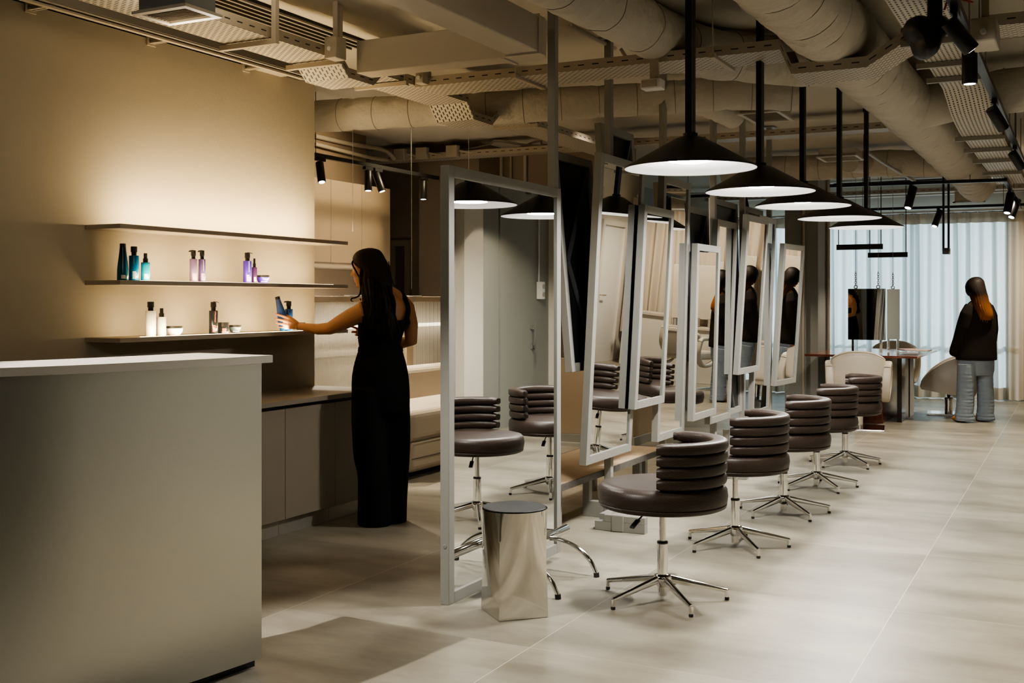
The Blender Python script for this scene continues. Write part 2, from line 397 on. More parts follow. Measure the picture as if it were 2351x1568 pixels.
# window wall with its opening
wx0, wx1, wz = -5.0, -0.92, 2.62
w = MB()
w.box2((-5.8, 16.6, 0), (wx0, 16.76, 3.0)); w.box2((wx1, 16.6, 0), (1.52, 16.76, 3.0)); w.box2((wx0, 16.6, wz), (wx1, 16.76, 3.0))
struct('wall_far', w, M['wall_light'])
fr = MB()
for x in (wx0, -3.65, -2.3, wx1): fr.box((x, 16.68, wz / 2), (0.06, 0.06, wz))
for z in (0.03, 0.75, wz - 0.03): fr.box(((wx0 + wx1) / 2, 16.68, z), (wx1 - wx0, 0.06, 0.06))
win = struct('window_1', fr, M['black'])
win['label'] = 'tall window behind the sheer curtain'
pn = MB().box(((wx0 + wx1) / 2, 16.70, wz / 2), (wx1 - wx0, 0.008, wz)).build('pane', M['glass'], win)
# pillar in the room middle-left and pillar left of the window
p0 = onY(1802, 700, 13.5); p1 = onY(1878, 700, 13.5)
px_end = onX(1906, 700, p1.x)
struct('trim_1', MB().box2((p0.x, 13.5, 0), (p1.x, px_end.y, 3.0)), M['wall_grey'])
bpy.data.objects['trim_1']['label'] = 'square grey pillar left of the window'
pa = onY(962, 700, 10.1)
struct('trim_2', MB().box2((pa.x, 10.1, 0), (onY(1100, 700, 10.1).x, 10.6, 3.0)), M['wall_brown'])
bpy.data.objects['trim_2']['label'] = 'brown pillar against the back wall'
struct('baseboard_back', MB().box2((-5.6, 10.56, 0), (onY(1448, 700, 10.6).x, 10.6, 0.11)), M['frame'])
# door in the dark back recess
d0, d1 = onY(897, 700, 10.58).x, onY(944, 700, 10.58).x; dz = onY(920, 551, 10.58).z
t = MB(); t.box2((d0, 10.55, 0), (d0 + 0.07, 10.6, dz)); t.box2((d1 - 0.07, 10.55, 0), (d1, 10.6, dz)); t.box2((d0 + 0.07, 10.55, dz - 0.07), (d1 - 0.07, 10.6, dz))
dr = struct('door_1', t, M['wall_brown']); dr['label'] = 'brown door at the back of the dark recess'
MB().box2((d0 + 0.07, 10.575, 0), (d1 - 0.07, 10.59, dz - 0.07)).build('leaf', M['wall_shaded'], dr)
# right wall: sliding steel door, pillar strip, pipes, socket, inner door (all seen in the mirrors)
t = MB(); t.box2((0.44, 9.98, 0), (0.5, 10.36, 2.9)); t.box2((0.44, 10.40, 0), (0.5, 11.2, 2.9))
sd = struct('door_2', t, M['wall_grey']); sd['label'] = 'grey steel double door on the right wall'
h = MB().tube([(0.40, 11.15, 0.80), (0.40, 11.15, 1.10)], 0.012).tube([(0.44, 11.15, 0.86), (0.40, 11.15, 0.86)], 0.01).tube([(0.44, 11.15, 1.04), (0.40, 11.15, 1.04)], 0.01)
h.box((0.425, 11.15, 0.84), (0.03, 0.07, 0.05)).box((0.425, 11.15, 1.06), (0.03, 0.07, 0.05)); h.build('bolt', M['chrome'], sd)
struct('trim_3', MB().box2((0.40, 9.56, 0), (0.5, 9.95, 3.0)), M['wall_light']); bpy.data.objects['trim_3']['label'] = 'white pilaster on the right wall'
struct('trim_4', MB().box2((0.43, 11.72, 0), (0.5, 12.0, 3.0)), M['wall_light']); bpy.data.objects['trim_4']['label'] = 'pale strip at the end of the right wall'
t = MB(); t.box2((1.34, 15.2, 0), (1.4, 15.28, 2.15)); t.box2((1.34, 16.1, 0), (1.4, 16.18, 2.15)); t.box2((1.34, 15.28, 2.07), (1.4, 16.1, 2.15))
d3 = struct('door_3', t, M['wall_light']); d3['label'] = 'white panelled door beyond the right wall'
MB().box2((1.37, 15.28, 0), (1.395, 16.1, 2.07)).build('leaf', M['white'], d3)
MB().tube([(1.36, 15.36, 1.02), (1.31, 15.36, 1.02), (1.31, 15.48, 1.02)], 0.01).build('handle', M['chrome'], d3)
t = thing('wall_socket', 'white double socket box with conduit on the right wall beside the steel door', 'socket', (0.47, 11.43, 1.5))
MB().box((0.46, 11.43, 1.47), (0.07, 0.09, 0.20)).build('socket_box', M['white'], t, 0.008)
for z in (1.42, 1.51): MB().lathe([(0.028, 0), (0.028, 0.006), (0.0, 0.006)], (0, 0, 0)).build('outlet', M['plastic'], t, local=True)
for i, ch in enumerate([c for c in t.children if c.name.startswith('outlet')]):
    ch.rotation_euler = (0, -PI / 2, 0); ch.location = (-0.045, 0, (-0.075, 0.015)[i])
MB().tube([(0.485, 11.43, 1.57), (0.485, 11.43, 2.98)], 0.009).build('conduit', M['white'], t)

# ================================================================ RECEPTION COUNTER
front = [(-2.69, 3.235), (-2.71, 3.09), (-2.732, 2.94), (-2.76, 2.78), (-2.795, 2.62), (-2.84, 2.46), (-2.90, 2.32), (-2.985, 2.17), (-3.10, 2.03), (-3.25, 1.91), (-3.45, 1.83), (-3.7, 1.80)]
front = [p for p in sm(front, 5)]
def offset(pts, d):
    out = []
    for i, p in enumerate(pts):
        a = Vector(pts[max(i - 1, 0)]); b = Vector(pts[min(i + 1, len(pts) - 1)]); t_ = (b - a).normalized()
        n_ = Vector((t_.y, -t_.x)); out.append((p[0] + n_.x * d, p[1] + n_.y * d))
    out[0] = (out[0][0], pts[0][1] + (0.02 if abs(d) > 0.1 else 0))
    return out
back = offset(front, 0.37)
if back[0][0] > front[0][0]: back = offset(front, -0.37)
sgn = 1 if offset(front, 0.37)[0][0] < front[0][0] else -1
rc = thing('reception_counter', 'curved brushed aluminium reception counter with a thin grey top in the left foreground', 'counter', (-2.9, 2.9, 0))
b0 = offset(front, sgn * 0.012); b1 = offset(front, sgn * 0.345)
kf = offset(front, sgn * 0.045)
m_ = MB().prism(b0 + b1[::-1], 0.035, 1.128, smooth=True); body = m_.build('body', M['steel'], rc, angle=40)
uvl = body.data.uv_layers.new(name='UVMap')
for lp in body.data.loops:
    v_ = body.data.vertices[lp.vertex_index].co; uvl.data[lp.index].uv = (v_.x + v_.y, v_.z)
MB().prism(kf + offset(front, sgn * 0.32)[::-1], 0.0, 0.035).build('plinth', M['black'], rc)
tp = [(x, y + (0.035 if i < 5 else 0)) for i, (x, y) in enumerate(offset(front, -sgn * 0.012))]
back[0] = (back[0][0], 3.285)
MB().prism(tp + back[::-1], 1.128, 1.155, smooth=True).build('countertop', M['top'], rc, angle=40)

# ================================================================ SHELVES AND BOTTLES
SX = -4.35
shelf_z = (1.75, 1.462, 1.166)
names = ['taupe wall shelf with nothing on it, uppermost of three', 'taupe wall shelf holding teal, lilac and purple bottles, middle of three', 'taupe wall shelf holding white, black and blue bottles, lowest of three']
for z, lb in zip(shelf_z, names):
    s = thing('wall_shelf', lb, 'shelf', (-4.6, 5.0, z), 'lit shelves on the left wall')
    MB().box2((-4.6, 4.113, z - 0.024), (SX, 6.085, z)).build('board', M['shelf'], s, 0.002)
    MB().box2((-4.405, 4.30, z - 0.002), (-4.392, 5.98, z + 0.0015)).build('led_strip', M['led'], s)
BX = -4.47
def bottle_pos(px, z):
    d = ray(px, 689); t_ = BX / d.x
    return Vector((BX, d.y * t_, z))
def print_rows(mb, r, z0, z1, rows, a_mid, spread):
    """rows of small lettering as raised dashes on the bottle's curve"""
    for i in range(rows):
        z = z1 - (z1 - z0) * i / max(rows - 1, 1)
        a = a_mid - spread
        while a < a_mid + spread * random.uniform(0.35, 1.0):
            w_ = random.uniform(0.05, 0.16)
            mb.lathe([(r + 0.0006, z - 0.0016), (r + 0.0006, z + 0.0016)], (0, 0, 0), 3, True, a, a + w_)
            a += w_ + 0.05
def glyphs(mb, r, z0, z1, a, w):
    """tall script running up the bottle"""
    z = z0
    while z < z1:
        k = random.uniform(0.003, 0.006)
        pts = [((r + 0.0008) * math.cos(a + w * math.sin(q * 2.1 + z * 900)), (r + 0.0008) * math.sin(a + w * math.sin(q * 2.1 + z * 900)), z + k * q / 3) for q in range(4)]
        mb.tube(pts, 0.0012, 5); z += k
M['print_w'] = mat('white_print', (0.85, 0.85, 0.82), 0.5)
M['print_o'] = mat('orange_print', (0.9, 0.16, 0.03), 0.5)
M['print_g'] = mat('gold_print', (0.75, 0.55, 0.25), 0.4)
M['cap'] = mat('black_glossy_cap', (0.015, 0.014, 0.014), 0.25)
bm_ = {
 'dteal': grad_mat('dark_teal_bottle', (0.0, 0.10, 0.17), (0.005, 0.012, 0.015), 0.02, 0.17),
 'teal': mat('teal_bottle', (0.0, 0.085, 0.19), 0.25),
 'turq': grad_mat('turquoise_bottle', (0.0, 0.24, 0.38), (0.02, 0.018, 0.018), 0.085, 0.105),
 'lilac': mat('lilac_bottle', (0.16, 0.105, 0.20), 0.3),
 'violet': mat('violet_bottle', (0.085, 0.055, 0.17), 0.3),
 'purple': mat('purple_bottle', (0.07, 0.025, 0.36), 0.3),
 'dplum': mat('dark_plum_bottle', (0.05, 0.02, 0.07), 0.25),
 'white': mat('white_bottle', (0.66, 0.65, 0.61), 0.35),
 'blackb': mat('black_bottle', (0.015, 0.017, 0.02), 0.2),
 'slate': mat('slate_jar', (0.07, 0.09, 0.11), 0.3),
 'blue': grad_mat('blue_bottle', (0.006, 0.09, 0.34), (0.03, 0.05, 0.13), 0.03, 0.16),
}
def body_profile(r, h): return [(0.0, 0), (r * 0.93, 0), (r, 0.003), (r, h - 0.004), (r * 0.94, h), (0, h)]
def bottle(kind, px, z, w_px, body_px, top_px, m, label, group, prnt='print_w', hook=0, amid=-0.6, pos=None, script=None, rows=7):
    """w_px/body_px/top_px: sizes read off the photograph at this distance"""
    p = pos or bottle_pos(px, z); k = depth(p) / F
    r = w_px * k / 2; hb = body_px * k; ht = top_px * k
    t = thing('hair_care_bottle' if kind != 'jar' else 'hair_care_jar', label, 'bottle' if kind not in ('jar', 'bowl') else 'jar', p, group)
    if kind == 'tall':
        prof = [(0, 0), (r * 0.92, 0), (r, 0.006)] + [(r * f_, ht * z_) for f_, z_ in ((1.0, 0.16), (0.98, 0.3), (0.88, 0.46), (0.74, 0.62), (0.60, 0.80), (0.54, 0.90))] + [(0, ht * 0.90)]
        MB().lathe(prof).build('bottle_body', m, t, local=True)
        MB().lathe([(r * 0.54, ht * 0.90), (r * 0.53, ht), (r * 0.48, ht), (0, ht)]).build('cap', M['cap'], t, local=True)
        rr = r
    elif kind == 'spray':
        MB().lathe(body_profile(r, hb)).build('bottle_body', m, t, local=True)
        g = ht - hb
        MB().lathe([(r * 0.55, hb), (r * 0.58, hb + g * 0.06), (r * 0.58, hb + g * 0.42), (r * 0.42, hb + g * 0.45), (r * 0.40, ht), (0, ht)]).build('cap', M['cap'], t, local=True); rr = r
    elif kind == 'pump':
        MB().lathe(body_profile(r, hb)).build('bottle_body', m, t, local=True)
        g = ht - hb
        c_ = MB().lathe([(r * 0.52, hb), (r * 0.54, hb + g * 0.36), (r * 0.66, hb + g * 0.38), (r * 0.66, ht - 0.002), (r * 0.6, ht), (0, ht)])
        if hook:
            hv = RV * hook
            c_.tube([Vector((0, 0, ht - 0.004)), hv * r * 0.8 + Vector((0, 0, ht - 0.004)), hv * r * 1.25 + Vector((0, 0, ht - 0.007))], [0.007, 0.005, 0.003], 8)
        c_.build('pump_cap', M['cap'], t, local=True); rr = r
    elif kind == 'bowl':
        MB().lathe([(0, 0), (r * 0.55, 0), (r * 0.72, ht * 0.10), (r * 0.93, ht * 0.40), (r, ht * 0.75), (0, ht * 0.75)]).build('bowl', m, t, local=True)
        MB().lathe([(r, ht * 0.76), (r * 1.0, ht), (r * 0.95, ht), (0, ht)]).build('lid', M['cap'], t, local=True); rr = None
        MB().lathe([(r * 0.80, ht * 0.18), (r * 0.845, ht * 0.25)], (0, 0, 0), 12, True, amid - 0.7, amid + 0.7).build('swoosh', M[prnt], t, local=True)
    else:
        MB().lathe(body_profile(r, ht * 0.62)).build('jar_body', m, t, local=True)
        MB().lathe([(r * 1.0, ht * 0.63), (r, ht), (r * 0.95, ht), (0, ht)]).build('lid', M['cap'], t, local=True); rr = r; hb = ht * 0.62
    if rr and prnt:
        q = MB(); print_rows(q, rr, 0.012, (hb if kind != 'tall' else ht * 0.4) * (0.36 if kind != 'jar' else 0.7), rows, amid, 0.42)
        if q.v: q.build('label_print', M[prnt], t, local=True)
    if script:
        q = MB(); glyphs(q, rr, hb * 0.5, hb * 0.95, amid + 0.15, 0.10); q.build('script_print', M[script], t, local=True)
    return t
z2, z3 = shelf_z[1], shelf_z[2]
G2, G3 = 'hair care products on the middle shelf', 'hair care products on the lowest shelf'
bottle('tall', 282, z2, 26, 80, 85, bm_['dteal'], 'tall dark teal bottle tapering to a black cap, far left of the middle shelf', G2)
bottle('pump', 307.5, z2, 22.5, 58, 79, bm_['teal'], 'teal cylinder bottle with tall black cap beside the tapered dark teal bottle', G2)
bottle('spray', 334, z2, 20, 43, 64, bm_['turq'], 'short bright turquoise bottle with black shoulder and spray cap', G2)
bottle('pump', 444, z2, 17, 53, 73, bm_['lilac'], 'pale lilac pump bottle, left one of the slim lilac pair', G2, 'print_g', -1)
bottle('pump', 464, z2, 16, 53, 73, bm_['violet'], 'deeper violet pump bottle, right one of the slim lilac pair', G2, 'print_g', -1, script='print_g')
bottle('pump', 568, z2, 19, 51, 70, bm_['purple'], 'bright purple pump bottle on the middle shelf', G2, 'print_w', 1, script='print_w')
bottle('spray', 584, z2, 12, 37, 57, bm_['dplum'], 'thin dark plum spray bottle between the purple bottle and the purple tub', G2)
bottle('bowl', 604, z2, 29, 0, 19, bm_['purple'], 'low purple bowl tub with black lid on the middle shelf', G2)
bottle('pump', 346, z3, 23, 58, 79, bm_['white'], 'tall white bottle with black cap on the lowest shelf', G3, None)
bottle('spray', 371, z3, 20, 43, 63, bm_['white'], 'short white bottle with black spray cap on the lowest shelf', G3, None)
bottle('bowl', 401, z3, 37, 0, 21, bm_['white'], 'wide white bowl tub with dark lid beside the white bottles', G3)
bottle('pump', 490, z3, 20, 53, 73, bm_['blackb'], 'black pump bottle with orange lettering', G3, 'print_o', 1, script='print_o')
bottle('jar', 513, z3, 25, 0, 25, bm_['blackb'], 'squat black jar with orange lettering', G3, 'print_o', rows=4)
bottle('bowl', 540, z3, 28, 0, 18, bm_['slate'], 'slate grey bowl tub with black lid right of the black jar', G3)
bottle('pump', 663, z3, 18, 50, 68, bm_['blue'], 'bright blue pump bottle standing behind the hand', G3, None, -1)
bottle('bowl', 690, z3, 22, 0, 18, bm_['slate'], 'dark tub mostly hidden behind the wrist, right end of the lowest shelf', G3)

# ================================================================ BASE CABINETS
seams = [3.5, 3.98, 4.42, 4.883 - 0.0, 5.093, 5.575, 6.045]
seams = [3.62, 4.13, 4.61, 5.093, 5.575, 6.045]
desc = ['taupe base cabinet hidden behind the counter end', 'taupe base cabinet behind the reception counter', 'taupe base cabinet just right of the counter edge', 'taupe base cabinet with the full wide door in view', 'taupe base cabinet half hidden by the standing woman']
for i in range(5):
    y0, y1 = seams[i], seams[i + 1]
    t = thing('base_cabinet', desc[i], 'cabinet', (-4.3, (y0 + y1) / 2, 0), 'base cabinets under the lit shelves')
    MB().box2((-4.598, y0 + 0.001, 0.09), (-4.10, y1 - 0.001, 0.735)).build('carcass', M['lamin'], t)
    MB().box2((-4.10, y0 + 0.002, 0.098), (-4.08, y1 - 0.002, 0.733)).build('door', M['lamin'], t, 0.0015)
    MB().box2((-4.58, y0 + 0.001, 0.0), (-4.13, y1 - 0.001, 0.09)).build('plinth', M['kick'], t)
    MB().box2((-4.11, y0 + 0.002, 0.737), (-4.10, y1 - 0.002, 0.757)).build('finger_rail', M['black'], t)
tag(MB().box2((-4.598, 3.62, 0.757), (-4.05, 6.06, 0.785)).build('worktop', M['lamin'], None, 0.002), 'long taupe worktop above the base cabinets', 'worktop')

# ================================================================ REAR LEFT: WALL CABINETS, PARTITION, SOFA
ub = [7.40, 8.133, 8.593, 9.093]
ud = ['beige wall cabinet next to the shelf wall, left of three', 'beige wall cabinet, middle of three', 'beige wall cabinet, right of three at the dark recess']
ub = [7.66, 8.133, 8.613, 9.093]
for i in range(3):
    t = thing('wall_cabinet', ud[i], 'cabinet', (-6.18, (ub[i] + ub[i + 1]) / 2, 1.71), 'beige wall cabinets at the back left')
    MB().box2((-6.358, ub[i] + 0.001, 1.71), (-6.02, ub[i + 1] - 0.001, 2.44)).build('carcass', M['lamin_up'], t)
    MB().box2((-6.02, ub[i] + 0.002, 1.70), (-6.0, ub[i + 1] - 0.002, 2.442)).build('door', M['lamin_up'], t, 0.0015)
tag(MB().box2((-6.358, 7.66, 1.655), (-6.02, 9.09, 1.70)).build('pelmet', M['shelf'], None, 0.002), 'dark taupe pelmet strip under the beige wall cabinets', 'pelmet')
tag(MB().box2((-6.358, 7.4, 0.86), (-5.85, 9.05, 0.90)).build('worktop', M['white'], None, 0.004), 'white worktop added unseen behind the ribbed partition for its bright band', 'worktop')  # added pale surface that shows as a bright band through the ribs
t = thing('base_cabinet', 'pale base cabinet behind the ribbed partition', 'cabinet', (-6.1, 8.2, 0))
MB().box2((-6.358, 7.42, 0.0), (-5.9, 9.03, 0.86)).build('carcass', M['wall_light'], t)
MB().box2((-5.9, 7.43, 0.1), (-5.88, 9.02, 0.85)).build('door', M['wall_light'], t)
PX = -5.40
t = thing('added_glow_tube', 'white glow tube added behind the ribbed partition, no lamp seen there', 'lamp', (-5.5, 8.0, 0))  # added to make the partition glow; the real source is unseen
MB().tube([(-5.50, 6.5, 1.13), (-5.50, 9.6, 1.13)], 0.016, 12).build('tube', M['tube'], t)
for y in (6.5, 9.6): MB().box2((-5.51, y - 0.01, 0), (-5.49, y + 0.01, 1.13)).build('stand', M['frame'], t)
pyA, pyB, pyC = 6.3, onX(925, 700, PX).y, 10.0
for a, b, lb in ((pyA, pyB, 'ribbed translucent partition panel left of the woman'), (onX(941, 700, PX).y, pyC, 'ribbed translucent partition panel right of the woman, behind the sofa')):
    t = thing('ribbed_partition', lb, 'partition', (PX, (a + b) / 2, 0), 'ribbed partition panels')
    MB().box2((PX - 0.01, a, 0.04), (PX + 0.01, b, 1.345)).build('panel', M['rib'], t)
    MB().box2((PX - 0.03, a, 1.345), (PX + 0.03, b, 1.392)).build('top_rail', M['lamin_up'], t, 0.003)
    MB().box2((PX - 0.03, a, 0.0), (PX + 0.03, b, 0.04)).build('bottom_rail', M['frame'], t)
tag(MB().box2((PX - 0.04, pyB + 0.002, 0), (PX + 0.04, onX(941, 700, PX).y - 0.002, 1.395)).build('partition_post', M['lamin_up'], None, 0.003), 'beige post between the two ribbed partition panels', 'post')
for a, b, lb in ((797, 844, 'white folded paper on the partition rail left of the woman\'s face'), (932, 962, 'white folded paper on the partition rail right of the woman\'s shoulder')):
    ya, yb = onX(a, 675, PX).y, onX(b, 675, PX).y
    tag(MB().box2((PX - 0.03, ya, 1.394), (PX + 0.03, yb, 1.402)).build('folded_paper', M['paper'], None), lb, 'paper', 'papers lying on the partition rail')
sx1 = -4.49
t = thing('sofa', 'low beige lounge sofa in front of the ribbed partition', 'sofa', (-4.9, 7.9, 0))
MB().box2((-5.25, 7.09, 0.05), (sx1, 8.9, 0.30)).build('base', M['sofa'], t, 0.05, 4)
MB().box2((-5.22, 7.075, 0.27), (sx1 + 0.01, 8.9, 0.52)).build('seat', M['sofa'], t, 0.07, 5)
bk = MB(); R_ = Matrix.Rotation(math.radians(-8), 3, 'Y'); bk.box((-5.20, 8.36, 0.55), (0.20, 1.08, 0.48), R_); bk.build('backrest', M['sofa'], t, 0.07, 5)
MB().tube([(sx1 + 0.013, 7.09, 0.30), (sx1 + 0.013, 8.9, 0.30)], 0.004, 6).tube([(sx1 + 0.003, 7.10, 0.16), (sx1 + 0.003, 8.9, 0.16)], 0.004, 6).build('piping', M['seam'], t)
a_ = MB(); a_.loft([((-4.95 + 0.4 * math.cos(q) * 0.0 - 0.0, 7.03, 0.34), (0.33, 0, 0), (0, 0, 0.27)), ((-4.95, 7.085, 0.34), (0.35, 0, 0), (0, 0, 0.30))][:2] if False else [((-4.93, 7.00, 0.36), (0.30, 0, 0), (0, 0, 0.26)), ((-4.93, 7.03, 0.36), (0.36, 0, 0), (0, 0, 0.33)), ((-4.93, 7.09, 0.36), (0.36, 0, 0), (0, 0, 0.33))], 28)
a_.build('armrest', M['sofa'], t, 0.0)
# small step along the back wall
struct('trim_5', MB().box2((-5.2, 9.45, 0), (-4.05, 9.52, 0.03)), M['frame']); bpy.data.objects['trim_5']['label'] = 'pale threshold strip on the floor before the back wall'
# ================================================================ CEILING SERVICES
def tray_strip(path, across, width, thick=0.002, side=0.055, name='cable_tray', label='', perf='perf', loc=None):
    """perforated tray: path = list of points of the left bottom edge, across = unit vector to the right edge"""
    A = Vector(across) * width
    t = thing(name, label, 'cable tray', loc or path[0], 'cable trays under the ceiling')
    me = bpy.data.meshes.new('tray_bottom'); bm = bmesh.new(); uvl = bm.loops.layers.uv.new('UVMap')
    org = WLOC[t.name]; s = 0.0; prev = None; rows = []
    for i, p in enumerate(path):
        p = Vector(p)
        if i: s += (p - Vector(path[i - 1])).length
        rows.append((bm.verts.new(p - org), bm.verts.new(p + A - org), s))
    for a, b in zip(rows[:-1], rows[1:]):
        f = bm.faces.new((a[0], a[1], b[1], b[0]))
        for lp, uv in zip(f.loops, ((0, a[2]), (width, a[2]), (width, b[2]), (0, b[2]))): lp[uvl].uv = uv
    bm.to_mesh(me); bm.free(); me.materials.append(M[perf])
    o = bpy.data.objects.new('tray_bottom', me); C.objects.link(o); o.parent = t; WLOC[o.name] = org
    sd = o.modifiers.new('solid', 'SOLIDIFY'); sd.thickness = thick; sd.offset = 0
    for k in (0, 1):
        me = bpy.data.meshes.new('tray_side'); bm = bmesh.new(); uvl = bm.loops.layers.uv.new('UVMap'); s = 0; rows = []
        for i, p in enumerate(path):
            p = Vector(p) + A * k - org
            if i: s += (Vector(path[i]) - Vector(path[i - 1])).length
            rows.append((bm.verts.new(p), bm.verts.new(p + Vector((0, 0, side))), s))
        for a, b in zip(rows[:-1], rows[1:]):
            f = bm.faces.new((a[0], a[1], b[1], b[0]))
            for lp, uv in zip(f.loops, ((0, a[2]), (0.2, a[2]), (0.2, b[2]), (0, b[2]))): lp[uvl].uv = uv
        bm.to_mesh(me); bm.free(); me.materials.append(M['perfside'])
        o = bpy.data.objects.new('tray_side', me); C.objects.link(o); o.parent = t; WLOC[o.name] = org
        sd = o.modifiers.new('solid', 'SOLIDIFY'); sd.thickness = 0.003; sd.offset = 0
    return t
def hanger_arms(t, pts, across, width, m='tray', rod=True, ext=0.03, up=None):
    A = Vector(across)
    for p in pts:
        p = Vector(p)
        mb = MB().bar(p - A * ext - Vector((0, 0, 0.018)), p + A * (width + ext) - Vector((0, 0, 0.018)), 0.03, 0.026)
        mb.build('hanger_bar', M[m], t)
        e = p + A * (width + ext)
        MB().bar(e - Vector((0, 0, 0.03)), (e.x, e.y, 2.998), 0.028, 0.028).build('hanger_post', M[m], t)
XL, XR = -4.0, -3.7
prof = [(-1.0, 2.705), (5.09, 2.705), (5.18, 2.622), (5.43, 2.622), (5.53, 2.70), (6.55, 2.70), (6.645, 2.597), (6.905, 2.595), (7.03, 2.69), (9.7, 2.695)]
prof2 = []
for a, b in zip(prof[:-1], prof[1:]):
    prof2.append(a)
prof2.append(prof[-1])
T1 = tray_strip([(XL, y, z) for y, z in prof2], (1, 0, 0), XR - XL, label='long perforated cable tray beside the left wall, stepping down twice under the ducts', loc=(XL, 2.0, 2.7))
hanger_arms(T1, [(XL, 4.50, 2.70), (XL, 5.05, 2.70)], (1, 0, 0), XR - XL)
for y in (5.72, 7.55): MB().bar((XL - 0.03, y, 2.68), (XR + 0.05, y, 2.68), 0.03, 0.026).tube([(XR + 0.03, y, 2.69), (XR + 0.03, y, 2.998)], 0.004, 6).build('hanger_bar', M['tray'], T1)
for y in (4.75, 5.7): pass
x0 = -3.68
prx = [(-3.69, 2.685), (-1.42, 2.685), (-1.36, 2.55), (-0.98, 2.55), (-0.80, 2.655), (-0.77, 2.655)]
T2 = tray_strip([(x, 6.20, z) for x, z in prx], (0, -1, 0), 0.33, label='perforated cable tray crossing the room over the mirrors, dipping under the big duct', loc=(-2.5, 6.0, 2.7))
MB().bar((-2.98, 5.83, 2.683), (-2.98, 6.24, 2.683), 0.03, 0.026).tube([(-2.98, 5.85, 2.69), (-2.98, 5.85, 2.998)], 0.004, 6).build('hanger_bar', M['tray'], T2)
MB().bar((-1.78, 5.83, 2.683), (-1.78, 6.24, 2.683), 0.03, 0.026).tube([(-1.78, 5.85, 2.69), (-1.78, 5.85, 2.998)], 0.004, 6).build('hanger_bar', M['tray'], T2)
# back tray with boxes and loose cables
T3 = tray_strip([(-6.9, 10.05, 2.83), (-4.35, 10.05, 2.82), (-1.2, 10.05, 2.82)], (0, -1, 0), 0.22, label='narrow cable tray running in front of the back wall', loc=(-5, 10, 2.83))
for px_, lb in ((922, 'small beige junction box on the back tray, leftmost of three'), (972, 'small beige junction box on the back tray, middle of three'), (1042, 'small beige junction box on the back tray, rightmost of three')):
    p = onY(px_, 350, 9.81)
    t = thing('junction_box', lb, 'junction box', (p.x, 9.80, 2.83), 'junction boxes on the back cable tray')
    MB().box((p.x, 9.79, 2.875), (0.13, 0.07, 0.12)).build('box_body', M['plastic'], t, 0.006)
    MB().tube([(p.x + 0.07, 9.80, 2.88), (p.x + 0.16, 9.82, 2.86), (p.x + 0.26, 9.85, 2.85)], 0.009, 6).build('cable', M['plastic'], t)
mb = MB()
mb.tube(sm([(-6.0, 9.9, 2.86), (-5.4, 9.92, 2.93), (-5.25, 9.9, 2.97), (-4.9, 9.9, 2.90), (-4.4, 9.93, 2.86), (-4.0, 9.9, 2.93), (-3.7, 9.9, 2.88), (-2.0, 9.9, 2.87)]), 0.012, 6)
mb.tube(sm([(-6.2, 9.95, 2.85), (-5.2, 9.97, 2.87), (-4.8, 9.95, 2.94), (-4.5, 9.95, 2.88), (-2.0, 9.95, 2.87)]), 0.01, 6)
tag(mb.build('loose_cables', M['channel']), 'tangle of cables lying in the back cable tray', 'cables', kind='stuff')
# far tray and pipes above the curtain
T4 = tray_strip([(-4.9, 15.9, 2.80), (0.9, 15.9, 2.80)], (0, -1, 0), 0.2, label='cable tray above the sheer curtain', loc=(-2, 15.9, 2.8))
# right hand tray
xr = -0.76
T5 = tray_strip(sm([(xr, 1.0, 2.66), (xr, 4.0, 2.66), (xr, 6.9, 2.66), (xr, 7.35, 2.645), (xr, 7.75, 2.57), (xr, 8.3, 2.53), (xr, 9.0, 2.53), (xr, 12.2, 2.53)], 3), (1, 0, 0), 0.26, label='wide perforated cable tray along the right edge of the ceiling', loc=(xr, 6, 2.66))
for y, z in ((4.62, 2.66), (5.86, 2.66), (6.45, 2.66), (6.9, 2.66), (8.55, 2.53), (9.25, 2.53), (10.0, 2.53), (11.0, 2.53)):
    MB().bar((xr - 0.05, y, z - 0.018), (xr + 0.28, y, z - 0.018), 0.03, 0.028).tube([(xr + 0.27, y, z - 0.02), (xr + 0.27, y, 2.998)], 0.004, 6).build('hanger_bar', M['channel'], T5)
T6 = tray_strip([(-0.44, 6.2, 2.70), (0.45, 6.2, 2.70)], (0, -1, 0), 0.3, label='short cable tray at the right edge behind the spotlights', loc=(-0.1, 6.1, 2.7))
# wall bracket channel along the top of the shelf wall
t = thing('bracket_channel', 'long grey steel channel on brackets along the top of the shelf wall', 'channel', (-4.45, 3, 2.79))
MB().box2((-4.45, -1.5, 2.79), (-4.44, 5.76, 2.845)).box2((-4.445, -1.5, 2.838), (-4.40, 5.76, 2.845)).box2((-4.445, -1.5, 2.79), (-4.405, 5.76, 2.796)).box2((-4.404, -1.5, 2.797), (-4.40, 5.76, 2.845)).build('channel', M['channel'], t)
MB().box2((-4.455, -1.5, 2.772), (-4.425, 5.72, 2.782)).build('lower_lip', M['tray'], t)
for y in (3.778, 4.574, 5.362):
    b_ = MB().box2((-4.6, y - 0.02, 2.782), (-4.44, y + 0.014, 2.79)).box2((-4.6, y - 0.004, 2.782), (-4.44, y + 0.004, 2.815)).box2((-4.6, y - 0.035, 2.77), (-4.592, y + 0.03, 2.825))
    b_.build('wall_bracket', M['tray'], t)
    MB().tube([(-4.592, y - 0.018, 2.80), (-4.586, y - 0.018, 2.80)], 0.006, 10).build('bolt', M['chrome2'], t)
# box at the wall end
tag(MB().box2((-4.72, 5.45, 2.80), (-4.46, 5.70, 2.86)).build('wall_top_box', M['tray'], None, 0.004), 'beige metal box on top of the shelf wall corner', 'box')
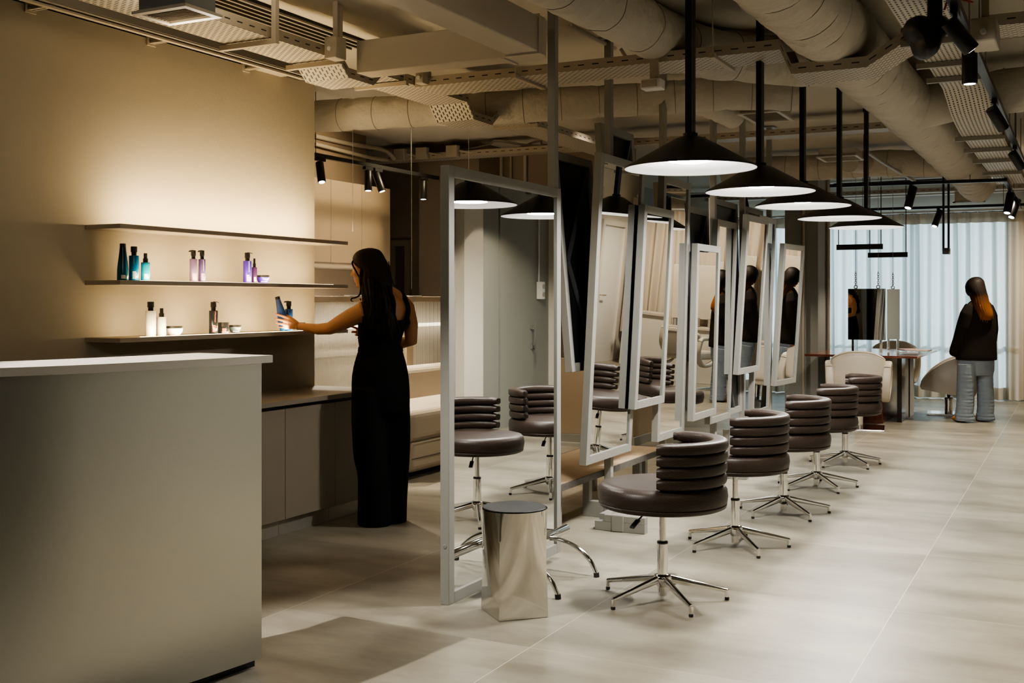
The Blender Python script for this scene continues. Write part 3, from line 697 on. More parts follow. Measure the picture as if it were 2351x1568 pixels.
# rectangular duct, two legs and corner
t = thing('rectangular_duct', 'L-shaped rectangular sheet duct turning towards the left wall', 'duct', (-2.6, 4, 2.7))
MB().box2((-2.685, -1.2, 2.645), (-2.50, 5.17, 2.83)).build('long_leg', M['ductbox'], t, 0.006)
MB().box2((-3.66, 5.20, 2.645), (-2.72, 5.35, 2.83)).build('short_leg', M['ductbox'], t, 0.006)
cp = [(-2.72, 5.20), (-2.685, 5.17), (-2.495, 5.17), (-2.495, 5.24), (-2.52, 5.31), (-2.575, 5.355), (-2.72, 5.355)]
MB().prism(cp, 2.638, 2.836).build('corner_piece', M['ductbox'], t, 0.004)
MB().box2((-2.73, 5.192, 2.632), (-2.71, 5.36, 2.842)).box2((-2.69, 5.16, 2.634), (-2.492, 5.172, 2.84)).build('joint_flange', M['ductbox'], t)
# round insulated ducts
def duct(name, path, r, label, seams=0.28, lump=0.035, k=10, loc=None):
    pts = [Vector(p) for p in sm([tuple(p) for p in path], k)]
    t = thing(name, label, 'duct', loc or pts[len(pts) // 2], 'insulated round ducts')
    # resample evenly
    step = 0.045; ev = [pts[0]]; acc = 0
    for a, b in zip(pts[:-1], pts[1:]):
        d = (b - a).length
        while acc + d >= step:
            a = a + (b - a).normalized() * (step - acc); ev.append(a.copy()); d = (b - a).length; acc = 0
        acc += d
    m_ = MB(); n = 40; rings = []; prev = None; s = 0; rr = r if callable(r) else (lambda q: r)
    total = len(ev)
    for i, p in enumerate(ev):
        tg = (ev[min(i + 1, total - 1)] - ev[max(i - 1, 0)]).normalized()
        a = Vector((0, 0, 1)) if prev is None else prev
        a = (a - tg * a.dot(tg)).normalized(); prev = a; b = tg.cross(a)
        s = i * step
        ph = (s % seams) / seams
        pinch = 1 - 0.075 * max(0, 1 - min(ph, 1 - ph) / 0.16) ** 1.5
        ring = []
        for q in range(n):
            an = 2 * PI * q / n; d = a * math.cos(an) + b * math.sin(an)
            nz = noise.noise(Vector((p.x * 3, p.y * 3, p.z * 3)) + d * 1.4) + 0.5 * noise.noise(p * 11 + d * 3.0)
            ring.append(p + d * rr(i / total) * (pinch + lump * nz))
        rings.append(ring)
    m_.rings(rings, True, True); m_.build('duct_wrap', M['duct'], t, angle=60)
    i = int(seams / step)
    # tie lines at the pinched seams
    if i > 2:
        for j in range(i, total - 1, i):
            ring = rings[j]; MB().tube([v + (v - ev[j]) * 0.01 for v in ring] + [ring[0]], 0.0022, 4, False).build('seam_tie', M['tape'], t)
    return t
duct('round_duct', [onZ(560, 275, 2.72), onZ(722, 267, 2.72), onZ(860, 260, 2.72), onZ(1000, 252, 2.73), onZ(1100, 250, 2.74), onZ(1300, 238, 2.77), onZ(1500, 226, 2.80), onZ(1660, 215, 2.82), onZ(1840, 215, 2.80)], 0.118, 'pale wrapped round duct crossing the room behind the mirror posts', 0.30)
duct('round_duct', [(-2.2, 3.7, 2.855), (-2.17, 4.7, 2.855), (-2.14, 5.45, 2.855), (-2.11, 5.97, 2.85), (-1.99, 6.48, 2.84), (-1.69, 6.78, 2.83), (-1.45, 6.88, 2.81), (-1.2, 6.9, 2.79)], 0.148, 'wrapped round duct bending from the ceiling diffuser into the big duct', 0.5, 0.05)
duct('round_duct', [(-1.20, 2.6, 2.80), (-1.19, 4.0, 2.78), (-1.18, 5.2, 2.775), (-1.17, 6.1, 2.78), (-1.15, 7.0, 2.76), (-1.12, 8.2, 2.75), (-1.10, 9.5, 2.74), (-1.08, 11.0, 2.72), (-1.06, 12.6, 2.70), (-1.05, 13.6, 2.66)], 0.195, 'largest wrapped duct running down the room along the right side', 0.27, 0.06)
duct('round_duct', [(-1.05, 8.25, 2.70), (-0.72, 8.25, 2.76), (-0.2, 8.2, 2.78), (0.45, 8.2, 2.78)], 0.15, 'wrapped branch duct heading right from the largest duct', 0.5, 0.04)
duct('round_duct', [(-3.6, 12.2, 2.82), (-2.6, 12.25, 2.80), (-1.9, 12.2, 2.80), (-1.15, 12.2, 2.76)], 0.14, 'wrapped duct crossing the far end beyond the lamps', 0.4, 0.04)
duct('flexible_duct', [onZ(1620, 200, 2.84) + Vector((-.25, .3, 0)), onZ(1640, 245, 2.78), onZ(1690, 268, 2.74)], 0.10, 'short crinkled flexible duct feeding the middle ceiling vent', 0.03, 0.02)
duct('flexible_duct', [onZ(2010, 372, 2.84), onZ(1985, 378, 2.78), onZ(1950, 375, 2.74)], 0.09, 'short crinkled flexible duct feeding the vent behind the lamps', 0.03, 0.02)
t = duct('flexible_duct', [(-3.09, 3.44, 2.70), (-3.0, 3.43, 2.71), (-2.9, 3.2, 2.74), (-2.9, 2.6, 2.8)], 0.06, 'silver flexible duct at the top left vent', 0.03, 0.02)
for ch in t.children: ch.data.materials[0] = M['foil']
# vents
def vent(corners, zb, hbox, label, n=9, boxm='ductbox', inner=0.0):
    """louvred vent; corners = x0,y0,x1,y1"""
    x0_, y0_, x1_, y1_ = corners
    t = thing('ceiling_vent', label, 'vent', ((x0_ + x1_) / 2, (y0_ + y1_) / 2, zb), 'ceiling vents')
    e = 0.028
    fr_ = MB().box2((x0_, y0_, zb), (x1_, y0_ + e, zb + 0.012)).box2((x0_, y1_ - e, zb), (x1_, y1_, zb + 0.012)).box2((x0_, y0_ + e, zb), (x0_ + e, y1_ - e, zb + 0.012)).box2((x1_ - e, y0_ + e, zb), (x1_, y1_ - e, zb + 0.012))
    fr_.build('frame', M['grille'], t)
    sl = MB(); R_ = Matrix.Rotation(math.radians(35), 3, 'X')
    for i in range(n):
        y = y0_ + e + (y1_ - y0_ - 2 * e) * (i + 0.5) / n
        sl.box(((x0_ + x1_) / 2, y, zb + 0.010), (x1_ - x0_ - 2 * e, 0.020, 0.002), R_)
    sl.build('louvres', M['grille'], t)
    MB().box2((x0_ + e * 0.6, y0_ + e * 0.6, zb + 0.013), (x1_ - e * 0.6, y1_ - e * 0.6, zb + 0.02)).build('backing', M['channel'], t)
    if hbox: MB().box2((x0_ + 0.02, y0_ + 0.02, zb + 0.02), (x1_ - 0.02, y1_ - 0.02, zb + hbox)).build('plenum_box', M[boxm], t)
    return t
def vent_px(a, b, z, hbox, label, **k):
    p, q = onZ(*a, z), onZ(*b, z)
    return vent((min(p.x, q.x), min(p.y, q.y), max(p.x, q.x), max(p.y, q.y)), z, hbox, label, **k)
M['bluegrey'] = mat('blue_grey_sheet', (0.20, 0.21, 0.21), 0.5)
vent((-3.375, 3.25, -3.09, 3.46), 2.50, 0.30, 'grey boxed air vent at the top left above the channel', boxm='bluegrey')
vent_px((1692, 263), (1823, 277), 2.70, 0.12, 'louvred ceiling vent behind the second pendant lamp')
vent_px((1873, 362), (1985, 368), 2.70, 0.08, 'flat ceiling vent above the fourth pendant lamp')
vent_px((2188, 466), (2262, 463), 2.55, 0.14, 'small ceiling vent above the curtain at the far end')
# four-way diffuser
p = onZ(1278, 32, 2.92); q_ = onZ(1437, 14, 2.92)
cxd, cyd = -2.38, 5.0
t = thing('square_diffuser', 'square four-way ceiling diffuser cut off by the top edge', 'diffuser', (p.x + 0.215, p.y - 0.215, 2.92), 'ceiling diffusers')
for i, (hw, z) in enumerate(((0.215, 2.92), (0.165, 2.926), (0.125, 2.932), (0.085, 2.938), (0.045, 2.944))):
    m_ = MB(); c_ = Vector((p.x + 0.215, p.y - 0.215, z)); wd = 0.022 if i else 0.035
    m_.rings([[c_ + Vector((sx * w_, sy * w_, dz)) for sx, sy in ((-1, -1), (1, -1), (1, 1), (-1, 1))] for w_, dz in ((hw, 0), (hw, 0.008), (hw - wd, 0.02), (hw - wd, 0.012), (hw, 0))], False, False)
    m_.build('cone_ring', M['grille'], t)
MB().box((p.x + 0.215, p.y - 0.215, 2.975), (0.40, 0.40, 0.04)).build('neck', M['dark'], t)
# linear slot grille on the ceiling, left
gA = onZ(575, 2, 2.985); gx = gA.x
t = thing('slot_grille', 'dark ribbed linear slot grille in the ceiling at the top left', 'grille', (gx, 4.5, 2.98))
MB().box2((gx - 0.36, 1.0, 2.985), (gx, 5.9, 2.999)).build('backing', M['dark'], t)
m_ = MB()
for i in range(7): m_.box2((gx - 0.35 + i * 0.055, 1.0, 2.972), (gx - 0.335 + i * 0.055, 5.9, 2.985))
m_.build('blade', M['channel'], t)
# conduits
def conduit(pts, r, label, m='plastic', name='conduit'):
    return tag(MB().tube(pts, r, 8).build(name, M[m]), label, 'pipe', 'conduits on the ceiling')
conduit(sm([onZ(1310, 58, 2.96), onZ(1360, 85, 2.96), onZ(1412, 112, 2.96)]), 0.013, 'thin conduit running along the ceiling to the second mirror post')
conduit(sm([onX(1425, 112, -2.55), onX(1445, 140, -2.5), onX(1475, 158, -2.45), onX(1500, 166, -2.4)]), 0.011, 'loose cable drooping from the second mirror post to the tray')
conduit([onZ(1200, 178, 2.93), onZ(1500, 158, 2.93), onZ(1560, 152, 2.93)], 0.018, 'pale conduit above the crossing cable tray')
conduit(sm([onX(722, 312, -6.33), onX(800, 330, -6.33), onX(880, 345, -6.33), onX(905, 365, -6.33)]), 0.022, 'upper brown pipe along the rear left wall')
conduit(sm([onX(722, 330, -6.3), onX(800, 350, -6.3), onX(850, 362, -6.3), onX(890, 368, -6.3)]), 0.018, 'lower brown pipe along the rear left wall')
for i, px_ in enumerate((1115, 1150, 1172, 1205)):
    x = onY(px_, 400, 10.57).x
    conduit([(x, 10.575, 0.02), (x, 10.575, 2.95)], (0.016, 0.022, 0.014, 0.02)[i], ('left thin', 'thick', 'middle thin', 'right')[i] + ' vertical pipe on the back wall above the first mirror')
x = onY(1846, 700, 13.48).x
conduit([(x, 13.46, 0.02), (x, 13.46, 2.95)], 0.016, 'vertical pipe on the front of the grey pillar')
conduit([(p1.x + 0.02, px_end.y - 0.25, 0.02), (p1.x + 0.02, px_end.y - 0.25, 2.95)], 0.02, 'vertical pipe on the side of the grey pillar')
conduit([(-3.4, 16.4, 2.86), (0.9, 16.4, 2.86)], 0.05, 'fat pale pipe above the curtain')
conduit([(-2.9, 14.9, 2.88), (0.9, 14.9, 2.88)], 0.012, 'thin dark pipe above the curtain', 'cable')
conduit([onZ(2280, 90, 2.94), onZ(2351, 82, 2.94)], 0.012, 'thin conduit at the top right corner')
conduit(sm([onZ(1985, 345, 2.72), onZ(2030, 375, 2.70), onZ(2100, 416, 2.66)]), 0.016, 'slim steel rail slanting from the fifth lamp rod to the black track', 'channel')
# emergency fitting, junction boxes
p = onY(1493, 192, 5.80)
t = thing('emergency_light', 'small grey emergency light box hung under the crossing cable tray', 'light fitting', (p.x, 5.80, 2.60))
MB().box((p.x, 5.84, p.z), (0.115, 0.09, 0.055)).build('housing', M['white'], t, 0.006)
MB().box((p.x - 0.004, 5.792, p.z), (0.09, 0.006, 0.038)).build('lens', M['plastic'], t, 0.002)
MB().box((p.x, 5.87, (p.z + 2.70) / 2 + 0.01), (0.05, 0.02, 2.70 - p.z)).build('bracket', M['tray'], t)
def jbox(px_, py_, X_, size, label):
    p = onX(px_, py_, X_)
    t = thing('junction_box', label, 'junction box', p, 'junction boxes on trays')
    MB().box(p, size).build('box_body', M['plastic'], t, 0.008)
    MB().tube([p + Vector((0, -size[1] / 2, -0.01)), p + Vector((0, -size[1] / 2 - 0.012, -0.01))], 0.012, 10).build('gland', M['white'], t)
    MB().box((p.x, p.y, (p.z + 2.998) / 2 + size[2] / 4), (0.03, 0.006, 2.998 - p.z - size[2] / 2)).build('strap', M['tray'], t)
jbox(770, 112, -3.64, (0.08, 0.10, 0.12), 'beige junction box where the left tray meets the rectangular duct')
jbox(972, 178, -3.62, (0.06, 0.10, 0.09), 'beige junction box beside the left tray under the duct')
jbox(2262, 80, -0.36, (0.10, 0.22, 0.10), 'pale box fitting behind the top right spotlight')
jbox(2085, 90, -0.83, (0.06, 0.14, 0.10), 'pale box beside the black loudspeaker')

# thin suspension wires (rear left)
for i, (px_, yy) in enumerate(((810, 7.2), (945, 7.6), (1076, 8.6))):
    a = onY(px_, 300, yy)
    tag(MB().tube([(a.x, a.y, 1.45 if i == 1 else 1.9), (a.x, a.y, 2.98)], 0.0018, 5).build('suspension_wire', M['white']), ('thin white wire hanging above the woman, leftmost', 'thin white wire hanging down to the partition rail', 'thin white wire in front of the back wall behind the first mirror')[i], 'wire')

# ================================================================ TRACKS AND SPOTLIGHTS
def track(a, b, label, rods=(0.2, 0.8), name='lighting_track', w=0.034):
    a, b = Vector(a), Vector(b)
    t = thing(name, label, 'track', (a + b) / 2, 'black lighting tracks')
    MB().bar(a, b, w, 0.032).build('rail', M['black'], t)
    for f_ in rods:
        p = a.lerp(b, f_); MB().tube([p, (p.x, p.y, 2.998)], 0.003, 6).build('suspension_wire', M['black'], t)
    return t
track((-5.36, 6.6, 2.5), onZ(1005, 409, 2.5), 'black lighting track at the rear left in front of the wall cabinets')
track((-0.455, 2.0, 2.55), (-0.455, 11.3, 2.55), 'black lighting track along the right edge of the ceiling', w=0.04)
track(onZ(1905, 427, 2.5), onZ(2312, 413, 2.5), 'black lighting track crossing the far end, nearer one')
track((-3.0, 14.45, 2.5), (-0.3, 14.6, 2.5), 'black lighting track crossing the far end just before the curtain')
track(onZ(2308, 414, 2.5), onZ(2342, 478, 2.5), 'short black lighting track at the far right joining the two cross tracks', rods=(0.5,))
def spot(p, aim, label, size=0.03, length=0.14, group='black track spotlights', on=True, drop=0.07):
    """black cylinder spotlight hanging from track point p; aim = direction"""
    p = Vector(p); aim = Vector(aim).normalized()
    t = thing('track_spotlight', label, 'spotlight', p, group)
    MB().box(p + Vector((0, 0, -0.03)), (0.03, 0.11, 0.024)).build('adapter', M['black'], t)
    piv = p + Vector((0, 0, -0.03 - drop))
    MB().tube([p + Vector((0, 0, -0.03)), piv], 0.009, 10).build('stem', M['black'], t)
    a = piv - aim * length * 0.3; b = piv + aim * length * 0.7
    MB().tube([a, a + aim * 0.003, b - aim * 0.003, b], [size * 0.93, size, size, size * 0.96], 24).build('barrel', M['black'], t, angle=50)
    MB().tube([b, b + aim * 0.0015], size * 0.72, 20).build('lens', M['spot_on'] if on else M['white'], t)
    return b, aim
SP = []
aims = [(0.30, -0.2, -1), (0.05, -0.05, -1), (0.35, 0.1, -1), (0.0, 0, -1)]
for (px_, py_), a, lb in zip(((735, 362), (845, 379), (867, 384), (972, 404)), aims, ('leftmost of the four spotlights on the rear left track, tilted right', 'second spotlight on the rear left track, pointing down', 'third spotlight on the rear left track, close beside the second and tilted', 'rightmost spotlight on the rear left track, hanging straight down')):
    q = onX(px_, py_, -5.355); SP.append(spot((-5.355, q.y, 2.5), a, 'black ' + lb, 0.032, 0.17, 'spotlights on the rear left track'))
for y, a, lb in ((4.80, (0.55, 0.35, -0.75), 'large black spotlight at the top right, tilted right with a lit lens'), (5.45, (0.0, 0.05, -1), 'black spotlight hanging straight down below the tilted one at the top right'), (7.1, (0.5, 0.55, -0.9), 'third black spotlight down the right edge track, tilted'), (9.3, (0.5, 0.6, -0.9), 'fourth black spotlight down the right edge track, small')):
    SP.append(spot((-0.455, y, 2.55), a, lb, 0.034, 0.15, 'spotlights on the right edge track', drop=0.07))
for px_, lb, a in ((2093, 'black spotlight under the nearer cross track', (-0.2, -0.3, -1)),):
    q = onY(px_, 425, 11.4); SP.append(spot((q.x, 11.4, 2.5), a, lb, 0.04, 0.22, 'spotlights at the far end'))
for px_, lb, a in ((2155, 'black spotlight under the far cross track with lit lens', (-0.3, -0.4, -1)),):
    q = onY(px_, 475, 14.5); SP.append(spot((q.x, 14.5, 2.5), a, lb, 0.04, 0.22, 'spotlights at the far end'))
for px_, yy, lb, a in ((2318, 12.5, 'black spotlight at the far right, left of the close pair', (-0.15, -0.3, -1)), (2332, 13.3, 'black spotlight at the far right, right of the close pair with lit lens', (-0.3, -0.4, -1))):
    q = onY(px_, 450, yy); SP.append(spot((q.x, yy, 2.5), a, lb, 0.04, 0.22, 'spotlights at the far end'))
for px_, yy, lb in ((1710, 13.0, 'black spotlight seen through the gap above the mirrors'),):
    q = onY(px_, 440, yy); SP.append(spot((q.x, yy, 2.62), (0.25, -0.2, -1), lb, 0.04, 0.22, 'spotlights at the far end', on=False))
    track((q.x - 1.0, yy, 2.62), (q.x + 0.5, yy, 2.62), 'black lighting track seen above the mirrors at the far left')
# loudspeaker
c_ = onD(2126, 80, 4.75)
t = thing('loudspeaker', 'black wedge-shaped loudspeaker hanging from the right cable tray', 'speaker', c_)
m_ = MB()
secs = []
def tri(wd, z, y, rnd=0.35):
    out = []
    for k in range(36):
        a_ = 2 * PI * k / 36
        rad = wd * (0.82 + 0.18 * math.cos(3 * (a_ + PI / 2)))
        out.append(c_ + RV * rad * math.cos(a_) + UV_ * (rad * math.sin(a_) * 1.08 + 0.0) + FV * y)
    return out
m_.rings([tri(0.070, 0, -0.075), tri(0.093, 0, -0.05), tri(0.099, 0, 0.0), tri(0.088, 0, 0.06), tri(0.06, 0, 0.09)], True, True)
m_.build('cabinet', M['black'], t, angle=50)
MB().tube([c_ - FV * 0.08 + UV_ * 0.025, c_ - FV * 0.092 + UV_ * 0.025], 0.034, 24).build('pivot_disc', M['rubber'], t)
MB().bar(c_ - FV * 0.098 + UV_ * 0.02, c_ - FV * 0.098 + UV_ * 0.16, 0.06, 0.012, up=FV).bar(c_ - FV * 0.098 + UV_ * 0.155, c_ + UV_ * 0.165, 0.06, 0.012).build('bracket', M['black'], t)
M['red_wire'] = mat('red_wire', (0.5, 0.05, 0.02), 0.5)
MB().tube(sm([tuple(c_ + RV * 0.055 + UV_ * 0.09 - FV * 0.06), tuple(c_ + RV * 0.065 + UV_ * 0.13 - FV * 0.07), tuple(c_ + RV * 0.09 + UV_ * 0.145 - FV * 0.05), tuple(c_ + RV * 0.2 + UV_ * 0.14)]), 0.004, 6).build('wire', M['red_wire'], t)
# ================================================================ MIRROR ROW
def framed_mirror(name, y0, y1, xb, xt, zb, zt, label, face=1, group='leaning mirrors of the mirror row', fw=0.05, ft=0.045, yaw=0.0, brace=True, cat='mirror'):
    zc = Vector((xt - xb, 0, zt - zb)); h = zc.length; zc.normalize()
    yv = Vector((0, face, 0)); nv = yv.cross(zc); wd = y1 - y0
    R = Matrix((nv, yv, zc)).transposed()
    R = Matrix.Rotation(math.radians(yaw), 3, 'Z') @ R
    t = thing(name, label, cat, ((xb + xt) / 2, (y0 + y1) / 2, (zb + zt) / 2), group)
    t.rotation_euler = R.to_euler()
    a, b = wd / 2, h / 2
    # local x = out of the glass
    MB().box2((-ft, -a, -b), (0, -a + fw, b)).box2((-ft, a - fw, -b), (0, a, b)).box2((-ft, -a + fw, b - fw), (0, a - fw, b)).box2((-ft, -a + fw, -b), (0, a - fw, -b + fw)).build('frame', M['frame'], t, 0.002, local=True)
    MB().box2((-0.016, -a + fw - 0.004, -b + fw - 0.004), (-0.010, a - fw + 0.004, b - fw + 0.004)).build('mirror_glass', M['mirror'], t, local=True)
    MB().box2((-0.024, -a + fw - 0.002, -b + fw - 0.002), (-0.0165, a - fw + 0.002, b - fw + 0.002)).build('back_panel', M['back'], t, local=True)
    if brace:
        ia, ib = a - fw, b - fw
        for p, q in (((-ia, ib), (ia * 0.85, 0.0)), ((ia * 0.85, 0.0), (-ia * 0.4, -ib))):
            MB().bar((-0.036, p[0], p[1]), (-0.036, q[0], q[1]), 0.024, 0.016, up=(1, 0, 0)).build('brace', M['brace'], t, local=True)
    return t
m1 = framed_mirror('standing_mirror', 4.272, 5.468, -2.508, -2.508, 0.0, 1.962, 'large floor-standing mirror with pale frame beside the chrome stool, nearest of the row', group='mirrors of the mirror row', brace=False)
sc = MB()
for z in (-0.66, 0.62): sc.lathe([(0.010, 0), (0.010, 0.002), (0.006, 0.003), (0, 0.003)], (0, 0, 0), 16)
for i, z in enumerate((-0.72, 0.60)):
    o = MB().lathe([(0.010, 0), (0.0105, 0.0015), (0.007, 0.003), (0.003, 0.003), (0.003, 0.001), (0, 0.001)], (0, 0, 0), 20).build('screw', M['frame'], m1, local=True)
    o.location = (-0.022, -0.5985, z); o.rotation_euler = (PI / 2, 0, 0)
rows = [
 ('leaning_mirror', 5.93, 6.655, -2.56, -2.462, 0.398, 2.213, 'tall leaning mirror right behind the nearest brown chair', 0),
 ('leaning_mirror', 6.56, 7.12, -2.50, -2.43, 0.67, 1.957, 'shorter leaning mirror mounted in front of the tall one, third from the left', 0),
 ('leaning_mirror', 7.12, 7.69, -2.55, -2.50, 0.40, 2.20, 'tall mirror behind the second brown chair', 0),
 ('leaning_mirror', 7.70, 8.27, -2.488, -2.453, 0.486, 1.768, 'short upright mirror with the white salon chair reflected in it', 0),
 ('leaning_mirror', 8.31, 8.87, -2.55, -2.485, 0.40, 1.983, 'tall mirror half hidden behind the short upright mirror', 0),
 ('leaning_mirror', 8.87, 9.49, -2.48, -2.395, 0.75, 2.055, 'strongly leaning mirror in which the jacket and jeans are reflected', -1.25),
 ('leaning_mirror', 9.55, 10.13, -2.55, -2.485, 0.34, 2.10, 'tall mirror showing as a thin strip behind the strongly leaning one', 0),
 ('leaning_mirror', 10.14, 10.72, -2.47, -2.38, 0.57, 1.877, 'farthest leaning mirror in front of the grey pillar', -5.7)]
for n_, y0, y1, xb, xt, zb, zt, lb, yw in rows:
    framed_mirror(n_, y0, y1, xb, xt, zb, zt, lb, 1, 'mirrors of the mirror row', yaw=yw)
backs = [
 (5.87, 6.43, -2.665, -2.78, 0.94, 2.23, 'mirror seen from its black back, between the first and second mirror'),
 (6.50, 7.08, -2.66, -2.75, 1.00, 2.48, 'mirror seen from its black back, high behind the second ceiling post'),
 (7.50, 8.06, -2.66, -2.72, 0.9, 2.20, 'mirror seen from its black back under the first pendant lamp'),
 (8.08, 8.62, -2.66, -2.70, 0.55, 2.075, 'mirror seen from its black back above the short upright mirror'),
 (8.76, 9.46, -2.66, -2.70, 0.40, 2.19, 'mirror seen from its black back with its lower corner showing near the floor'),
 (9.82, 10.40, -2.66, -2.72, 0.7, 2.2, 'mirror seen from its black back at the far end of the row')]
for y0, y1, xb, xt, zb, zt, lb in backs:
    framed_mirror('leaning_mirror', y0, y1, xb, xt, zb, zt, lb, -1, 'mirrors facing the other way')
def stand(y, label, foot=True, x=-2.63, zlow=0.0):
    t = thing('mirror_post', label, 'post', (x, y, zlow), 'square posts carrying the mirrors')
    MB().box((x, y, (zlow + 2.995) / 2), (0.045, 0.045, 2.995 - zlow)).build('post', M['frame'], t, 0.002)
    MB().box((x, y, 2.990), (0.12, 0.12, 0.010)).build('ceiling_plate', M['frame'], t)
    MB().box((x, y, 2.80), (0.048, 0.048, 0.004)).build('joint', M['channel'], t)
    if foot:
        f_ = MB(); ft = y - 0.37
        f_.box2((-2.57, ft, 0), (-2.255, ft + 0.05, 0.055)).box2((-2.51, ft, 0.055), (-2.255, ft + 0.05, 0.095))
        f_.build('foot_bar', M['frame'], t, 0.003)
        MB().box2((-2.46, ft - 0.012, 0.002), (-2.385, ft + 0.062, 0.10)).build('foot_clamp', M['frame'], t, 0.006)
        MB().box2((-2.56, ft + 0.05, 0.03), (-2.50, y + 0.03, 0.09)).build('foot_arm', M['frame'], t, 0.003)
        MB().box2((-2.80, y - 0.02, 0.0), (-2.655, y + 0.03, 0.10)).box2((-2.80, y - 0.02, 0.10), (-2.755, y + 0.03, 0.225)).build('stepped_foot', M['frame'], t, 0.003)
    return t
stand(5.455, 'square post rising from the top corner of the nearest mirror to the ceiling', False, -2.55, 1.965)
stand(6.45, 'square post with stepped foot behind the nearest brown chair')
stand(7.46, 'square ceiling post left of the second pendant lamp rod, behind the second brown chair')
stand(8.66, 'square post with foot showing right of the second brown chair')
stand(9.52, 'square post under the strongly leaning mirror')
stand(10.45, 'square post of the farthest leaning mirror')
# connecting arms
for i, (y, z) in enumerate(((6.55, 1.5), (7.46, 1.3), (8.2, 1.4), (8.66, 1.2), (9.3, 1.62), (10.3, 1.36))): pass
# low bench behind the mirrors
t = thing('low_bench', 'low bench with pale oak top and dark mottled edge behind the mirror posts', 'bench', (-2.92, 6.4, 0))
MB().box2((-3.19, 5.8, 0.285), (-2.665, 7.6, 0.30)).build('top', M['wood'], t)
MB().box2((-2.665, 5.79, 0.262), (-2.655, 7.6, 0.30)).box2((-3.20, 5.8, 0.262), (-3.19, 7.6, 0.30)).box2((-3.19, 5.79, 0.262), (-2.665, 5.8, 0.30)).box2((-3.19, 7.6, 0.262), (-2.665, 7.61, 0.30)).build('edge', M['edge'], t)
MB().box2((-2.80, 5.85, 0.225), (-2.745, 7.55, 0.262)).build('beam', M['frame'], t, 0.003)
MB().box2((-3.14, 5.85, 0.225), (-3.085, 7.55, 0.262)).build('beam', M['frame'], t, 0.003)
for y in (5.95, 7.3):
    MB().box2((-3.14, y, 0.0), (-3.085, y + 0.05, 0.225)).build('leg', M['frame'], t, 0.003)
    MB().box2((-2.80, y, 0.0), (-2.745, y + 0.05, 0.225)).build('leg', M['frame'], t, 0.003)
# white island seen behind the second mirror
a, b = onZ(1457, 1000), onZ(1500, 984)
t = thing('low_cabinet', 'low pale cabinet seen below the third mirror', 'cabinet', (-4.2, 10.9, 0))
MB().box2((-4.5, 9.72, 0.08), (-3.72, 10.3, 0.80)).build('carcass', M['lamin_up'], t, 0.003)
MB().box2((-4.5, 9.70, 0.0), (-3.70, 10.32, 0.08)).build('plinth', M['frame'], t, 0.002)

# ================================================================ STOOL AND FOOT RAIL
cx_, cy_ = -2.197, 4.302
t = thing('metal_stool', 'polished metal stool morphing from a square base to a round black top', 'stool', (cx_, cy_, 0))
bot = [(-2.036, 4.308), (-2.205, 4.458), (-2.358, 4.296), (-2.190, 4.150)]
N_ = 64; r_ = 0.145; z_t = 0.458
a_base = math.atan2(bot[0][1] - cy_, bot[0][0] - cx_)
def sqpt(k):
    f_ = 4 * k / N_; i = int(f_) % 4; u = f_ - int(f_); p, q = Vector(bot[i]), Vector(bot[(i + 1) % 4])
    return p.lerp(q, u)
rings = []
for j in range(25):
    s = j / 24
    ring = []
    for k in range(N_):
        q = sqpt(k); an = a_base + 2 * PI * k / N_
        cpt = Vector((cx_ + r_ * math.cos(an), cy_ + r_ * math.sin(an)))
        p = q.lerp(cpt, s)
        ring.append(Vector((p.x, p.y, 0.002 + (z_t - 0.002) * s)))
    rings.append(ring)
m_ = MB(); m_.rings(rings, True, True); m_.build('body', M['chrome2'], t, angle=24)
MB().lathe([(0, 0.0), (0.139, 0.0), (0.1395, 0.003), (0.137, 0.005), (0, 0.005)], (cx_, cy_, z_t)).build('seat_pad', M['pad'], t)
t = thing('foot_rail', 'chrome foot rail with bent tubular legs in front of the nearest mirror', 'foot rail', (-2.4, 4.9, 0))
MB().tube([(-2.40, 4.47, 0.165), (-2.40, 4.475, 0.165), (-2.40, 5.295, 0.165), (-2.40, 5.30, 0.165)], [0.02, 0.0235, 0.0235, 0.02], 24).build('rail', M['chrome'], t, angle=50)
for i, y in enumerate((5.05, 4.60)):
    MB().tube(sm([(-2.40, y + 0.01, 0.163), (-2.32, y + 0.005, 0.160), (-2.235, y, 0.135), (-2.165, y - 0.005, 0.085), (-2.128, y - 0.007, 0.03), (-2.120, y - 0.007, 0.004)], 8), 0.0115, 16).build('leg', M['chrome'], t)
    MB().tube([(-2.1205, y - 0.007, 0.0), (-2.1225, y - 0.007, 0.022)], 0.014, 16).build('rubber_foot', M['rubber'], t)
MB().bar((-2.52, 4.75, 0.165), (-2.42, 4.75, 0.165), 0.02).bar((-2.52, 5.2, 0.165), (-2.42, 5.2, 0.165), 0.02).build('mount', M['chrome'], t)

